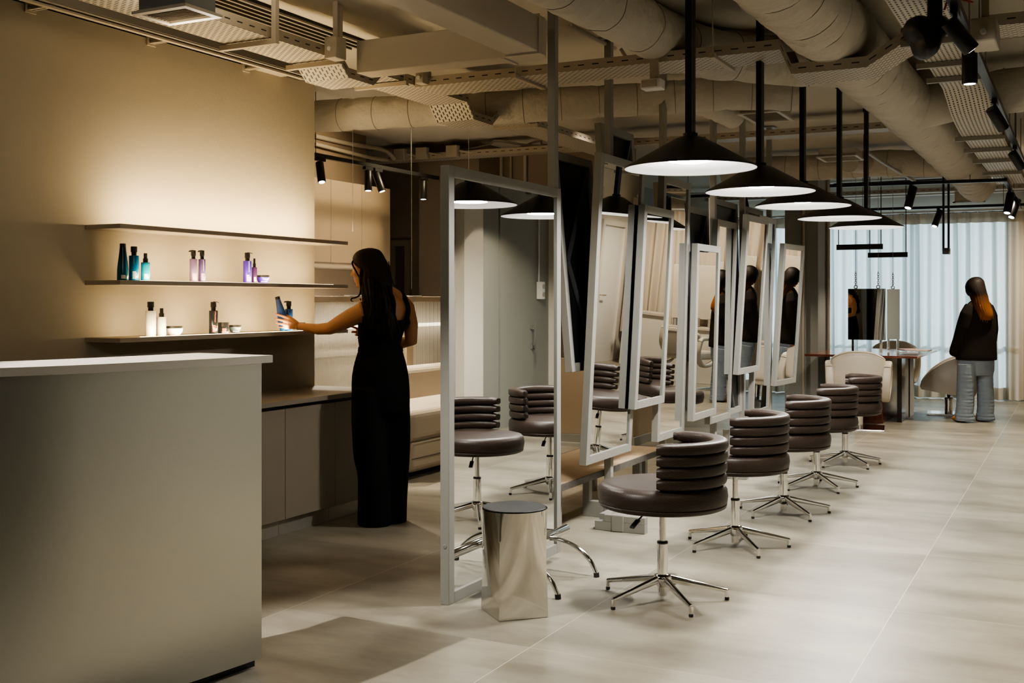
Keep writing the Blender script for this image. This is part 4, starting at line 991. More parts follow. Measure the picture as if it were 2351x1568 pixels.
# ================================================================ BROWN CHAIRS
def make_chair():
    t = thing('salon_chair', 'x', 'chair', (0, 0, 0), 'brown woven salon chairs')
    R = 0.29
    MB().lathe([(0, 0.425), (R - 0.02, 0.425), (R - 0.004, 0.432), (R, 0.445), (R - 0.004, 0.449), (R, 0.453), (R + 0.004, 0.48), (R, 0.512), (R - 0.015, 0.528), (R - 0.045, 0.535), (0, 0.537)], n=64).build('seat', M['weave'], t, local=True, angle=60)
    a0, a1 = math.radians(-76), math.radians(97)
    for i in range(4):
        zc = 0.562 + i * 0.0505
        m_ = MB(); rings = []; n = 44
        for j in range(n + 1):
            u = j / n; an = a0 + (a1 - a0) * u
            e = min(u, 1 - u) * n
            f_ = 1.0 if e >= 3 else (0.72, 0.92, 0.98)[int(e)]
            rc_ = 0.252 + 0.002 * i
            ring = []
            for k in range(18):
                q = 2 * PI * k / 18
                cq, sq = math.cos(q), math.sin(q)
                cq = math.copysign(abs(cq) ** 0.62, cq); sq = math.copysign(abs(sq) ** 0.62, sq)
                rr = rc_ + 0.037 * f_ * cq
                ring.append(Vector((rr * math.cos(an), rr * math.sin(an), zc + 0.0262 * f_ * sq)))
            rings.append(ring)
        m_.rings(rings, True, True); m_.build('back_roll', M['weave'], t, local=True, angle=70)
        am = math.radians(12)
        MB().tube([Vector(((rc_ + 0.0372 * math.cos(q)) * math.cos(am), (rc_ + 0.0372 * math.cos(q)) * math.sin(am), zc + 0.0268 * math.sin(q))) for q in [(-1.3 + 0.26 * k) for k in range(11)]], 0.0012, 5).build('stitch', M['seam'], t, local=True)
    MB().lathe([(0.11, 0.412), (0.11, 0.425), (0, 0.425)]).lathe([(0, 0.40), (0.035, 0.40), (0.035, 0.425)]).build('seat_plate', M['black'], t, local=True)
    MB().tube([(0, 0, 0.25), (0, 0, 0.412)], 0.0145, 24).build('gas_rod', M['chrome'], t, local=True, angle=50)
    MB().lathe([(0.0245, 0.0), (0.0255, 0.007), (0.022, 0.012), (0.0, 0.012)], (0, 0, 0.255)).build('collar', M['black'], t, local=True)
    MB().lathe([(0, 0.02), (0.0205, 0.02), (0.0215, 0.06), (0.0245, 0.062), (0.0245, 0.257), (0, 0.257)], n=32).build('column', M['chrome'], t, local=True, angle=50)
    MB().lathe([(0.026, 0.062), (0.040, 0.085), (0.043, 0.103), (0.036, 0.114), (0.026, 0.118), (0.026, 0.062)], n=32).build('hub', M['chrome'], t, local=True, angle=50)
    for k in range(5):
        an = math.radians(26 + 72 * k); d = Vector((math.cos(an), math.sin(an), 0)); s_ = Vector((-d.y, d.x, 0))
        m_ = MB(); rings = []
        for u in (0, 0.15, 0.35, 0.55, 0.75, 0.92, 1.0):
            c_ = d * (0.033 + 0.262 * u) + Vector((0, 0, 0.094 - 0.052 * u)); w_ = 0.015 - 0.005 * u; h_ = 0.019 - 0.009 * u
            rings.append([c_ + s_ * w_ * math.cos(q) + Vector((0, 0, 1)) * h_ * math.sin(q) for q in [2 * PI * j / 14 for j in range(14)]])
        m_.rings(rings, True, True)
        m_.tube([d * 0.291 + Vector((0, 0, 0.046)), d * 0.292 + Vector((0, 0, 0.014))], 0.0105, 14)
        lg = m_.build('leg', M['chrome'], t, local=True, angle=50)
        MB().lathe([(0, 0), (0.009, 0), (0.0105, 0.006), (0.0095, 0.014), (0, 0.014)], d * 0.292, 16).build('glide', M['rubber'], lg, local=True)
    ld = (RV * -0.55 + FV * -0.6); ld.normalize()
    lv = MB().tube([ld * 0.10 + Vector((0, 0, 0.415)), ld * 0.15 + Vector((0, 0, 0.405)), ld * 0.19 + Vector((0, 0, 0.385))], 0.004, 8)
    lv.build('lever_rod', M['black'], t, local=True)
    q0, q1 = ld * 0.185 + Vector((0, 0, 0.388)), ld * 0.235 + Vector((0, 0, 0.36))
    MB().bar(q0, q1, 0.024, 0.010).build('lever_paddle', M['black'], t, 0.003, local=True)
    return t
ch = make_chair()
hubs = [onZ(1521, 1366, 0.02), onZ(1688, 1246, 0.02), onZ(1799, 1171, 0.02), onZ(1874.5, 1112, 0.02), onZ(1940, 1061, 0.02)]
cl = ['brown woven leather swivel chair nearest the camera, its whole seat in view', 'brown woven leather swivel chair, second from the front', 'brown woven leather swivel chair, third from the front', 'brown woven leather swivel chair, fourth from the front', 'brown woven leather swivel chair farthest back, in front of the cream chair']
for i, (p, lb) in enumerate(zip(hubs, cl)):
    o = ch if i == 0 else copy_tree(ch)
    o.location = (p.x, p.y, 0); o['label'] = lb; WLOC[o.name] = Vector((p.x, p.y, 0))
    o.rotation_euler = (0, 0, math.radians((0, -4, 2, -2, 3)[i]))

# ================================================================ PENDANT LAMPS
def make_lamp():
    t = thing('pendant_lamp', 'x', 'lamp', (0, 0, 0), 'black cone pendant lamps over the chairs')
    R = 0.2995
    MB().lathe([(R, 0.0), (R * 0.997, 0.007), (0.176, 0.076), (0.075, 0.133), (0.053, 0.142), (0.028, 0.146), (0, 0.146)], n=72).build('shade', M['shade_out'], t, local=True, angle=40)
    MB().lathe([(R - 0.0005, -0.001), (R - 0.005, 0.0), (0.168, 0.069), (0.088, 0.107), (0, 0.111)], n=72).build('shade_lining', M['shade_in'], t, local=True, angle=40)
    MB().lathe([(0, 0.022), (0.05, 0.025), (0.10, 0.034), (0.132, 0.049), (0.139, 0.056), (0.139, 0.08), (0, 0.08)], n=48).build('diffuser', M['bulb'], t, local=True, angle=40)
    MB().box2((-0.015, -0.030, 0.142), (0.015, -0.002, 0.985)).build('rod', M['black'], t, local=True)
    MB().box2((-0.015, 0.002, 0.142), (0.015, 0.030, 0.985)).build('rod', M['black'], t, local=True)
    MB().lathe([(0.034, 0.144), (0.034, 0.160), (0, 0.160)], n=24).build('neck_cap', M['black'], t, local=True)
    MB().box((0, 0, 0.972), (0.045, 0.07, 0.03)).build('ceiling_clip', M['black'], t, local=True)
    return t
lamp = make_lamp()
LZ = 1.962
LS = 0.885; LX = -1.80 * LS
lpos = []
ll = ['black cone pendant lamp nearest the camera, largest in view', 'black cone pendant lamp, second from the front', 'black cone pendant lamp, third from the front', 'black cone pendant lamp, fourth from the front', 'black cone pendant lamp farthest back before the curtain']
for i, (px_, py_) in enumerate(((1585, 386), (1745, 441), (1843, 473), (1927, 502), (1989, 525))):
    p = onX(px_, py_, LX); o = lamp if i == 0 else copy_tree(lamp)
    o.location = (LX, p.y, LZ); o['label'] = ll[i]; lpos.append((LX, p.y, LZ))
t = thing('ceiling_rail', 'steel channel on the ceiling carrying the pendant lamp rods', 'rail', (LX, 7.0, 2.98))
MB().box2((LX - 0.02, 2.5, 2.972), (LX + 0.02, 10.4, 2.998)).build('channel', M['channel'], t)
# ================================================================ FAR END: CURTAINS
def curtain(name, label, p0, p1, z0, z1, pitch, amp, m, hem=True, seed=1, cat='curtain', kind=None):
    rnd = random.Random(seed)
    p0, p1 = Vector(p0), Vector(p1); d = p1 - p0; L_ = d.length; d.normalize(); nrm = Vector((-d.y, d.x, 0))
    nx = int(L_ / pitch * 14); nz = 14
    t = thing(name, label, cat, ((p0.x + p1.x) / 2, (p0.y + p1.y) / 2, z0))
    ph = [rnd.uniform(-0.7, 0.7) for _ in range(int(L_ / pitch) + 3)]
    def off(s, u):
        k = s / pitch; i = int(k); f_ = k - i
        phi = ph[i] * (1 - f_) + ph[i + 1] * f_
        a = amp * (0.75 + 0.35 * math.sin(i * 1.7 + seed)) * (0.7 + 0.5 * u)
        return a * math.sin(2 * PI * k + phi * u * 1.3)
    def sheet(za, zb, nz, sink=0.0):
        m_ = MB(); rings = []
        for j in range(nz + 1):
            z = za + (zb - za) * j / nz; u = 1 - (z - z0) / (z1 - z0)
            rings.append([Vector((*(p0 + d * (L_ * i / nx) + nrm * (off(L_ * i / nx, u) + sink)).xy, z + (0.004 * math.sin(i * 0.9) if j == 0 and za == z0 else 0))) for i in range(nx + 1)])
        m_.rings(rings, False, True, False); return m_
    sheet(z0, z1, nz).build('cloth', m, t, angle=180)
    sheet(z1 - 0.14, z1 + 0.004, 2, -0.006).build('header_tape', M['curtain_b'], t, angle=180)
    if hem: sheet(z0, z0 + 0.16, 2, -0.006).build('hem', M['curtain_b'], t, angle=180)
    hk = MB()
    for i in range(int(L_ / pitch)):
        c_ = p0 + d * (i + 0.25) * pitch; hk.tube([(c_.x, c_.y, z1 - 0.01), (c_.x, c_.y, z1 + 0.03)], 0.004, 5)
    hk.build('hooks', M['white'], t)
    return t
CYY = 16.35
curtain('sheer_curtain', 'long white sheer curtain backlit by the window', (-5.1, CYY, 0), (-0.87, CYY, 0), 0.015, 2.555, 0.165, 0.080, M['curtain'], seed=3)
curtain('beige_curtain', 'beige full-length curtain at the right edge of the photo', (-0.90, CYY, 0), (-0.34, CYY, 0), 0.015, 2.555, 0.17, 0.055, M['curtain_b'], hem=False, seed=5)
curtain('beige_curtain', 'shorter beige curtain reflected in the leaning mirrors', (-0.32, CYY, 0), (1.36, CYY, 0), 0.45, 2.555, 0.17, 0.055, M['curtain_b'], hem=False, seed=8)
curtain('beige_curtain', 'beige curtain along the right side wall, seen in the mirrors', (1.28, 12.15, 0), (1.28, 15.0, 0), 0.25, 2.6, 0.16, 0.04, M['curtain_b'], hem=False, seed=6)
tag(MB().box2((-5.3, CYY - 0.03, 2.57), (1.3, CYY + 0.03, 2.60)).build('curtain_rail', M['white']), 'white rail along the top of the far curtain', 'rail')

# ================================================================ STYLING TABLE
tx0, tx1, ty0, ty1 = -2.75, -1.56, 12.5, 14.3
t = thing('styling_table', 'red-brown marble styling table with dark slab leg in front of the curtain', 'table', (-2.1, 13.4, 0))
MB().box2((tx0, ty0, 0.735), (tx1, ty1, 0.76)).build('tabletop', M['marble'], t, 0.003)
lp = onZ(2046, 945)
MB().box2((-1.83, 12.95, 0), (-1.78, 13.5, 0.735)).build('slab_leg', M['marble_d'], t, 0.003)
MB().box2((-2.20, 12.75, 0), (-1.95, 13.9, 0.735)).build('pedestal', M['marble'], t, 0.003)
MB().box2((-1.95, 13.55, 0), (-1.73, 13.6, 0.735)).build('side_panel', M['chrome2'], t)
tag(MB().box2((-1.86, 12.8, 0.764), (-1.5, 14.1, 0.774)).build('glass_sheet', M['glass'], None), 'clear glass sheet lying on the right edge of the styling table', 'glass')
for i, (x, y, rz, lb) in enumerate(((-1.72, 13.0, 0.2, 'magazine lying at the front right of the table'), (-1.66, 13.5, -0.1, 'magazine with orange cover at the right of the table'), (-1.80, 13.7, 0.5, 'magazine lying behind the orange one'))):
    t = thing('magazine', lb, 'magazine', (x, y, 0.774), 'magazines on the styling table')
    R_ = Matrix.Rotation(rz, 3, 'Z')
    MB().box((x, y, 0.780), (0.21, 0.28, 0.010), R_).build('pages', M['paper'], t)
    MB().box((x, y, 0.7865), (0.212, 0.282, 0.002), R_).build('cover', (M['magazine'] if i else M['marble']), t)
# hanging mirrors over the table
def hung_mirror(pxa, pxb, pya, pyb, Y_, label, yaw=0.0, chains=(0.2, 0.8)):
    a, b = onY(pxa, pya, Y_), onY(pxb, pyb, Y_); c_ = (a + b) / 2; w_ = abs(b.x - a.x) / 2; h_ = abs(a.z - b.z) / 2
    t = thing('hanging_mirror', label, 'mirror', c_, 'mirrors hanging on chains'); t.rotation_euler = (0, 0, math.radians(yaw))
    MB().box2((-w_, -0.004, -h_), (w_, 0.0, h_)).build('mirror_glass', M['mirror'], t, local=True)
    MB().box2((-w_, 0.0005, -h_), (w_, 0.03, h_)).build('backing', M['chrome2'], t, local=True)
    for f_ in chains:
        x = -w_ + 2 * w_ * f_
        m_ = MB(); n = 16
        m_.tube([(x + 0.018 * math.cos(2 * PI * k / n), 0.015, h_ + 0.02 + 0.018 * math.sin(2 * PI * k / n)) for k in range(n + 1)], 0.005, 6)
        m_.build('eye_bolt', M['channel'], t, local=True)
        m_ = MB(); z = h_ + 0.05
        for k in range(7):
            m_.tube([(x + (0.009 * math.cos(2 * PI * q / 8) if k % 2 else 0), 0.015 + (0 if k % 2 else 0.009 * math.cos(2 * PI * q / 8)), z + 0.016 * math.sin(2 * PI * q / 8)) for q in range(9)], 0.003, 5); z += 0.022
        m_.tube([(x, 0.015, z - 0.01), (x, 0.015, 2.99 - c_.z)], 0.0025, 5)
        m_.build('chain', M['channel'], t, local=True)
    for x in (-w_ * 0.75, w_ * 0.75):
        MB().box2((x - 0.012, 0.004, 0.775 - c_.z), (x + 0.012, 0.026, -h_)).build('stand_rod', M['chrome2'], t, local=True)
    return t
hung_mirror(1947, 2033, 663, 781, 12.9, 'left hanging mirror with a woman in black reflected in it', -0.6)
hung_mirror(2036, 2066, 664, 779, 13.6, 'right hanging mirror, narrower in view and reflecting the window', 24.0, (0.5,))
# linear lights
def linear(px0, px1, py, Y_, label):
    a, b = onY(px0, py, Y_), onY(px1, py, Y_)
    t = thing('linear_pendant', label, 'lamp', (a + b) / 2, 'black linear pendants at the far end')
    MB().box2((a.x, Y_ - 0.02, a.z - 0.03), (b.x, Y_ + 0.02, a.z + 0.03)).build('bar', M['black'], t)
    for x in (a.x + 0.02, b.x - 0.02):
        MB().tube([(x, Y_, a.z + 0.03), (x, Y_, 2.998)], 0.005, 6).build('wire', M['black'], t)
    return t
linear(1921, 2027, 568, 12.9, 'black linear pendant bar, left one above the hanging mirrors')
linear(1993, 2084, 586, 14.0, 'black linear pendant bar, right one above the hanging mirrors')
p = onY(2171, 576, 11.8)
t = thing('linear_pendant', 'black linear pendant seen end-on hanging from two rods at the right', 'lamp', p, 'black linear pendants at the far end')
MB().box2((p.x - 0.03, 11.8, p.z - 0.03), (p.x + 0.03, 11.95, p.z + 0.03)).build('bar', M['black'], t)
MB().box2((p.x - 0.026, 11.796, p.z - 0.028), (p.x + 0.026, 11.80, p.z + 0.02)).build('end_cap', M['brace'], t)
for x, y in ((p.x - 0.022, 11.82), (p.x + 0.022, 11.86)):
    MB().box2((x - 0.010, y - 0.01, p.z), (x + 0.010, y + 0.01, 2.998)).build('rod', M['black'], t)

# ================================================================ CREAM SALON CHAIRS
def cream_chair(label, loc, rz, arms=True):
    """front = local +Y"""
    t = thing('cream_salon_chair', label, 'chair', loc, 'cream salon chairs'); t.rotation_euler = (0, 0, rz)
    MB().box2((-0.25, -0.24, 0.40), (0.25, 0.26, 0.52)).build('seat', M['cream'], t, 0.05, 4, local=True)
    m_ = MB(); rings = []
    for j in range(21):
        u = -1 + 2 * j / 20
        x = 0.27 * u; y = -0.27 + 0.05 * u * u
        top = 0.835 - 0.075 * abs(u) ** 2.6
        ring = []
        for k in range(20):
            q = 2 * PI * k / 20; cq, sq = math.cos(q), math.sin(q)
            cq = math.copysign(abs(cq) ** 0.6, cq); sq = math.copysign(abs(sq) ** 0.6, sq)
            zc = (top + 0.46) / 2; hz = (top - 0.46) / 2
            e = 1.0 if abs(u) < 0.97 else 0.6
            ring.append(Vector((x, y + 0.042 * e * cq - 0.06 * (zc + hz * sq - 0.46), zc + hz * sq * (1 if e == 1 else 0.95))))
        rings.append(ring)
    m_.rings(rings, True, True); m_.build('backrest', M['cream'], t, local=True, angle=70)
    MB().tube([(0.27 * u, -0.27 + 0.05 * u * u - 0.048 - 0.05 * 0.3, 0.835 - 0.075 * abs(u) ** 2.6 - 0.012) for u in [(-1 + 0.1 * k) for k in range(21)]], 0.004, 6).build('piping', M['sofa'], t, local=True)
    for s in (-1, 1):
        loop = [(0.285, -0.26, 0.66), (0.29, -0.20, 0.70), (0.295, 0.05, 0.69), (0.295, 0.22, 0.64), (0.295, 0.26, 0.56), (0.29, 0.22, 0.44), (0.275, 0.05, 0.34), (0.27, -0.15, 0.33), (0.275, -0.26, 0.42), (0.28, -0.29, 0.54), (0.285, -0.26, 0.66)]
        pts = sm([(x * s, y, z) for x, y, z in loop], 5)
        m_ = MB(); rings = []
        for i, p_ in enumerate(pts):
            p_ = Vector(p_); tg = (Vector(pts[min(i + 1, len(pts) - 1)]) - Vector(pts[max(i - 1, 0)])).normalized()
            ax = Vector((1, 0, 0)); nn = tg.cross(ax).normalized()
            rings.append([p_ + ax * 0.042 * math.copysign(abs(math.cos(q)) ** 0.6, math.cos(q)) + nn * 0.026 * math.copysign(abs(math.sin(q)) ** 0.6, math.sin(q)) for q in [2 * PI * k / 16 for k in range(16)]])
        m_.rings(rings, True, True); m_.build('armrest', M['cream'], t, local=True, angle=70)
    MB().tube([(0, 0, 0.30), (0, 0, 0.40)], 0.02, 16).tube([(0, 0, 0.02), (0, 0, 0.32)], 0.045, 24).build('pedestal', M['chrome'], t, local=True, angle=50)
    MB().box2((-0.26, -0.26, 0.0), (0.26, 0.26, 0.02)).build('base_plate', M['chrome2'], t, 0.004, local=True)
    return t
p = onZ(1985, 966)
cream_chair('cream salon chair with its back to the camera at the styling table', (-2.10, 12.12, 0), math.radians(8))
cream_chair('cream salon chair on the far side of the styling table', (-2.2, 14.85, 0), math.radians(172))
cream_chair('cream salon chair by the right wall, visible in the mirrors', (-0.08, 15.15, 0), math.radians(14))
# shell chair seen from the side
p = onZ(2178, 951)
t = thing('shell_chair', 'cream shell-sided salon chair on a chrome column beside the woman in the jacket', 'chair', (p.x, p.y, 0), 'cream salon chairs')
t.rotation_euler = (0, 0, math.radians(6))
# local x = image right, y = away
prof_s = sm([(-0.30, 0.31), (-0.315, 0.36), (-0.27, 0.44), (-0.17, 0.55), (-0.02, 0.65), (0.14, 0.70), (0.26, 0.69), (0.31, 0.60), (0.31, 0.42), (0.29, 0.26), (0.20, 0.235), (0.0, 0.255), (-0.18, 0.29), (-0.30, 0.31)], 4)[:-1]
for y0, y1, nm in ((-0.30, -0.245, 'side_shell'), (0.245, 0.30, 'side_shell')):
    m_ = MB(); rings = []
    for yy, sc_ in ((y0, 0.96), (y0 + 0.008, 1.0), (y1 - 0.008, 1.0), (y1, 0.96)):
        rings.append([Vector((0.02 + (x - 0.02) * sc_, yy, 0.46 + (z - 0.46) * sc_)) for x, z in prof_s])
    m_.rings(rings, True, True); m_.build(nm, M['cream'], t, local=True, angle=50)
M['cream_d'] = mat('darker_cream_leather', (0.50, 0.43, 0.34), 0.5)
m_ = MB(); fan = [(-0.30, 0.312), (-0.312, 0.36), (-0.27, 0.44), (-0.19, 0.53), (0.10, 0.252), (0.0, 0.256), (-0.18, 0.29)]
m_.add([(x, -0.3015, z) for x, z in fan], [tuple(range(len(fan)))]); m_.build('side_patch', M['cream_d'], t, local=True)
MB().box2((-0.22, -0.245, 0.30), (0.26, 0.245, 0.44)).build('seat', M['cream'], t, 0.04, 4, local=True)
MB().box2((0.19, -0.245, 0.42), (0.30, 0.245, 0.80)).build('backrest', M['cream'], t, 0.04, 4, local=True)
MB().tube([(0, 0, 0.20), (0, 0, 0.30)], 0.018, 16).build('gas_rod', M['black'], t, local=True)
MB().tube([(0, 0, 0.02), (0, 0, 0.19)], 0.048, 24).lathe([(0.052, 0.17), (0.055, 0.19), (0.04, 0.205), (0.0, 0.205)]).build('column', M['chrome'], t, local=True, angle=50)
MB().box2((-0.24, -0.20, 0.0), (0.24, 0.20, 0.02)).build('base_plate', M['chrome2'], t, 0.004, local=True)
# chair column of nearest cream chair shows chrome; wash console on the right (mirror reflections)
t = thing('wash_console', 'pale console with raised panel in the far right corner, seen in the mirrors', 'console', (0.7, 15.95, 0))
MB().box2((-0.30, 15.75, 0.0), (1.1, 16.2, 0.78)).build('cabinet', M['wall_light'], t, 0.004)
MB().box2((-0.32, 15.72, 0.78), (1.12, 16.22, 0.82)).build('top', M['cream'], t, 0.004)
MB().box2((-0.28, 16.10, 0.93), (0.46, 16.15, 1.74)).build('raised_panel', M['cream'], t, 0.004)
MB().box2((-0.24, 16.11, 0.82), (-0.20, 16.14, 0.93)).box2((0.38, 16.11, 0.82), (0.42, 16.14, 0.93)).build('support', M['frame'], t)
for i, x in enumerate((-0.12, 0.12)):
    tag(MB().lathe([(0.05, 0.0), (0.06, 0.02), (0.06, 0.13), (0.05, 0.14), (0.045, 0.13), (0, 0.13)], (x, 15.9, 0.821), 24).build('grey_bowl', M['kick']), ('grey bowl on the corner console, left one', 'grey bowl on the corner console, right one')[i], 'bowl', 'bowls on the console')
# ================================================================ PEOPLE
def head(mb, c, fw, up, s=1.0):
    """skull, jaw, nose, lips, chin, brow, ears as one blended surface; c = skull centre"""
    fw = Vector(fw).normalized(); up = Vector(up).normalized(); sd = fw.cross(up).normalized(); up = sd.cross(fw)
    P = lambda f_, s_, u_: Vector(c) + fw * f_ * s + sd * s_ * s + up * u_ * s
    E_ = lambda f_, s_, u_, a, b, h: mb.ell(P(f_, s_, u_), fw * a * s, sd * b * s, up * h * s, 20, 12)
    E_(0, 0, 0.01, 0.098, 0.076, 0.098)
    E_(0.035, 0, -0.06, 0.058, 0.058, 0.070)
    E_(0.064, 0, -0.108, 0.024, 0.026, 0.018)
    E_(0.080, 0, 0.022, 0.014, 0.045, 0.012)
    mb.tube([P(0.086, 0, 0.006), P(0.098, 0, -0.018), P(0.110, 0, -0.036), P(0.095, 0, -0.046)], [0.009, 0.011, 0.013, 0.009], 12)
    for k in (-1, 1): E_(0.093, 0.011 * k, -0.042, 0.010, 0.008, 0.007)
    E_(0.085, 0, -0.066, 0.013, 0.024, 0.007); E_(0.083, 0, -0.080, 0.013, 0.021, 0.008)
    for k in (-1, 1):
        E_(0.055, 0.040 * k, -0.035, 0.026, 0.022, 0.026)
        E_(-0.005, 0.076 * k, -0.02, 0.018, 0.008, 0.030)
    return P
def face_parts(body, P, fw, up, m_lip):
    fw = Vector(fw).normalized(); sd = fw.cross(Vector(up)).normalized()
    for k in (-1, 1):
        MB().ell(P(0.080, 0.030 * k, 0.000), fw * 0.008, sd * 0.014, Vector((0, 0, 0.007)), 12, 8).build('eye', M['paper'], body)
        MB().ell(P(0.0865, 0.030 * k, 0.000), fw * 0.003, sd * 0.006, Vector((0, 0, 0.006)), 10, 6).build('iris', M['black'], body)
        MB().tube([P(0.088, 0.014 * k, 0.024), P(0.088, 0.030 * k, 0.029), P(0.078, 0.046 * k, 0.024)], [0.003, 0.0035, 0.002], 6).build('eyebrow', M['black_cloth'], body)
    MB().tube([P(0.093, -0.020, -0.073), P(0.0985, 0, -0.072), P(0.093, 0.020, -0.073)], [0.002, 0.006, 0.002], 8).build('lips', m_lip, body)
def hand(mb, wrist, knuckles, tips, bend, thumb, palm_t=0.013):
    """palm from wrist to four knuckles, each finger bent once, thumb leaving the palm side"""
    wrist = Vector(wrist); ks = [Vector(k) for k in knuckles]; ts = [Vector(t_) for t_ in tips]; bend = Vector(bend)
    for k in ks:
        mb.tube([wrist, wrist.lerp(k, 0.5), k], [0.017, 0.0145, 0.0115], 10)
    for i, (k, t_) in enumerate(zip(ks, ts)):
        r = (0.0085, 0.009, 0.0085, 0.0072)[i]
        pts = sm([tuple(k), tuple(k.lerp(t_, 0.42) + bend), tuple(k.lerp(t_, 0.75) + bend * 0.75), tuple(t_)], 4)
        mb.tube(pts, [r * (1.12 - 0.32 * j / (len(pts) - 1)) for j in range(len(pts))], 10)
    th = [Vector(p_) for p_ in thumb]
    pts = sm([tuple(p_) for p_ in th], 4); mb.tube(pts, [0.0125 - 0.0035 * j / (len(pts) - 1) for j in range(len(pts))], 10)
# ---------------------------------------------------------------- woman at the shelves
D1 = 6.77
W = lambda x, y, df=0.0: onD(x, y, D1 + df)
Fb = (RV * -0.55 + FV * 0.835).normalized(); Lb = (RV * -0.835 + FV * -0.55).normalized()
b = MB()
tors = [(880, 672, .048, .048), (882, 684, .085, .06), (885, 697, .140, .075), (884, 716, .160, .092), (877, 745, .148, .105), (873, 775, .132, .098), (872, 797, .112, .082), (873, 820, .105, .072), (873, 880, .105, .075), (873, 925, .10, .075)]
tors_s = sm(tors, 3)
b.loft([(W(x, y), Lb * a, Fb * h) for x, y, a, h in tors_s])
b.tube([W(880, 690, 0.0), W(872, 668, 0.0), W(858, 645, 0.0)], [0.062, 0.050, 0.05], 18)
Fh = (RV * -0.94 + FV * 0.34 - UV_ * 0.10).normalized()
P1 = head(b, W(843, 613, 0.0), Fh, UV_, 0.98)
b.tube([W(872, 664, 0), W(902, 673, .035), W(922, 686, .06), W(936, 708, .085)], [.042, .036, .036, .046], 16)
b.tube([W(866, 668, -.02), W(848, 683, -.055), W(838, 703, -.085)], [.042, .038, .046], 16)
b.tube([W(850, 707, -.075), W(836, 713, -.085), W(810, 727, -.05), W(783, 741, 0.0), W(757, 754, .05), W(730, 756, .09), W(706, 752, .125), W(688, 749, .14)], [.045, .056, .056, .050, .039, .034, .027, .0215], 20)
hand(b, W(688, 749, .14), [W(664, 731, .135), W(661, 738, .125), W(660, 746, .125), W(663, 752, .13)], [W(635, 721, .185), W(634, 732, .18), W(635, 742, .18), W(639, 751, .185)], -FV * 0.006, [W(684, 743, .16), W(674, 735, .19), W(664, 728, .225), W(655, 724, .24)])
b.tube([W(920, 702, .07), W(934, 710, .085), W(943, 745, .09), W(944, 782, .12), W(925, 787, .18), W(880, 776, .25), W(850, 767, .255)], [.042, .052, .046, .040, .036, .030, .022], 20)
hand(b, W(848, 766, .255), [W(826, 757, .24), W(826, 763, .235), W(828, 769, .23), W(832, 774, .23)], [W(805, 749, .20), W(807, 762, .195), W(816, 769, .20), W(821, 776, .205)], FV * 0.012, [W(842, 758, .25), W(834, 750, .24), W(826, 745, .225), W(820, 742, .215)])
# lower legs and feet under the trousers, for a complete figure
for cx_, df in ((857, -.05), (905, .06)):
    b.tube([W(cx_, 890, df * .8), W(cx_, 1010, df), W(cx_, 1100, df), W(cx_, 1190, df)], [.068, .055, .05, .036], 16)
woman = b.build('person', M['skin'])
remesh(woman, 0.0042, 5)
tag(woman, 'woman in black tank top and wide black trousers reaching for a blue bottle', 'person')
face_parts(woman, P1, Fh, UV_, M['skin_lip'])
WLOC[woman.name] = Vector((0, 0, 0))
# nails
nl = MB()
for x, y, df in ((634.2, 720.4, .176), (633.2, 731.4, .170), (634.2, 741.4, .170), (638.3, 750.4, .176)): nl.ell(W(x, y, df), RV * 0.006, FV * 0.004, UV_ * 0.005, 10, 6)
nl.build('fingernails', M['skin_lip'], woman)
br = MB(); c_ = W(684, 749.5, .143); ax = (W(700, 751.5, .128) - W(684, 749.5, .143)).normalized(); u_ = ax.cross(UV_).normalized(); v_ = ax.cross(u_)
br.tube([c_ + (u_ * math.cos(2 * PI * k / 24) + v_ * math.sin(2 * PI * k / 24)) * 0.0245 for k in range(25)], 0.0012, 6); br.build('bracelet', M['gold'], woman)
# tank top
tp = MB()
tp.loft([(W(x, y), Lb * a, Fb * h) for x, y, a, h in sm([(877.5, 739, .153, .110), (875, 760, .147, .111), (872.5, 780, .138, .107), (872, 800, .129, .102), (872.5, 814, .131, .104)], 3)], 40, True)
strapR = [(926, 748, -.035), (934, 730, -.02), (937, 708, .0), (931, 688, .03), (920, 672, .045), (914, 667, .06)]
strapL = [(846, 748, -.135), (842, 725, -.135), (838, 705, -.125), (834, 692, -.10), (829, 685, -.07)]
for st_ in (strapR, strapL):
    pts = sm([tuple(W(*q)) for q in st_], 4); rings = []
    for i, p_ in enumerate(pts):
        p_ = Vector(p_); tg = (Vector(pts[min(i + 1, len(pts) - 1)]) - Vector(pts[max(i - 1, 0)])).normalized()
        sx_ = tg.cross(Fb).normalized(); rings.append([p_ + sx_ * 0.018 * math.cos(q) + Fb * 0.012 * math.sin(q) for q in [2 * PI * k / 12 for k in range(12)]])
    tp.rings(rings, True, True)
# side panel reaching into the left armhole and right back
tp.loft([(W(884, 752, -0.02), Lb * .150, Fb * .108), (W(905, 742, -0.02), Lb * .10, Fb * .10), (W(917, 735, -.01), Lb * .06, Fb * .08)], 20)
o = tp.build('tank_top', M['black_cloth'], woman); remesh(o, 0.006, 3)
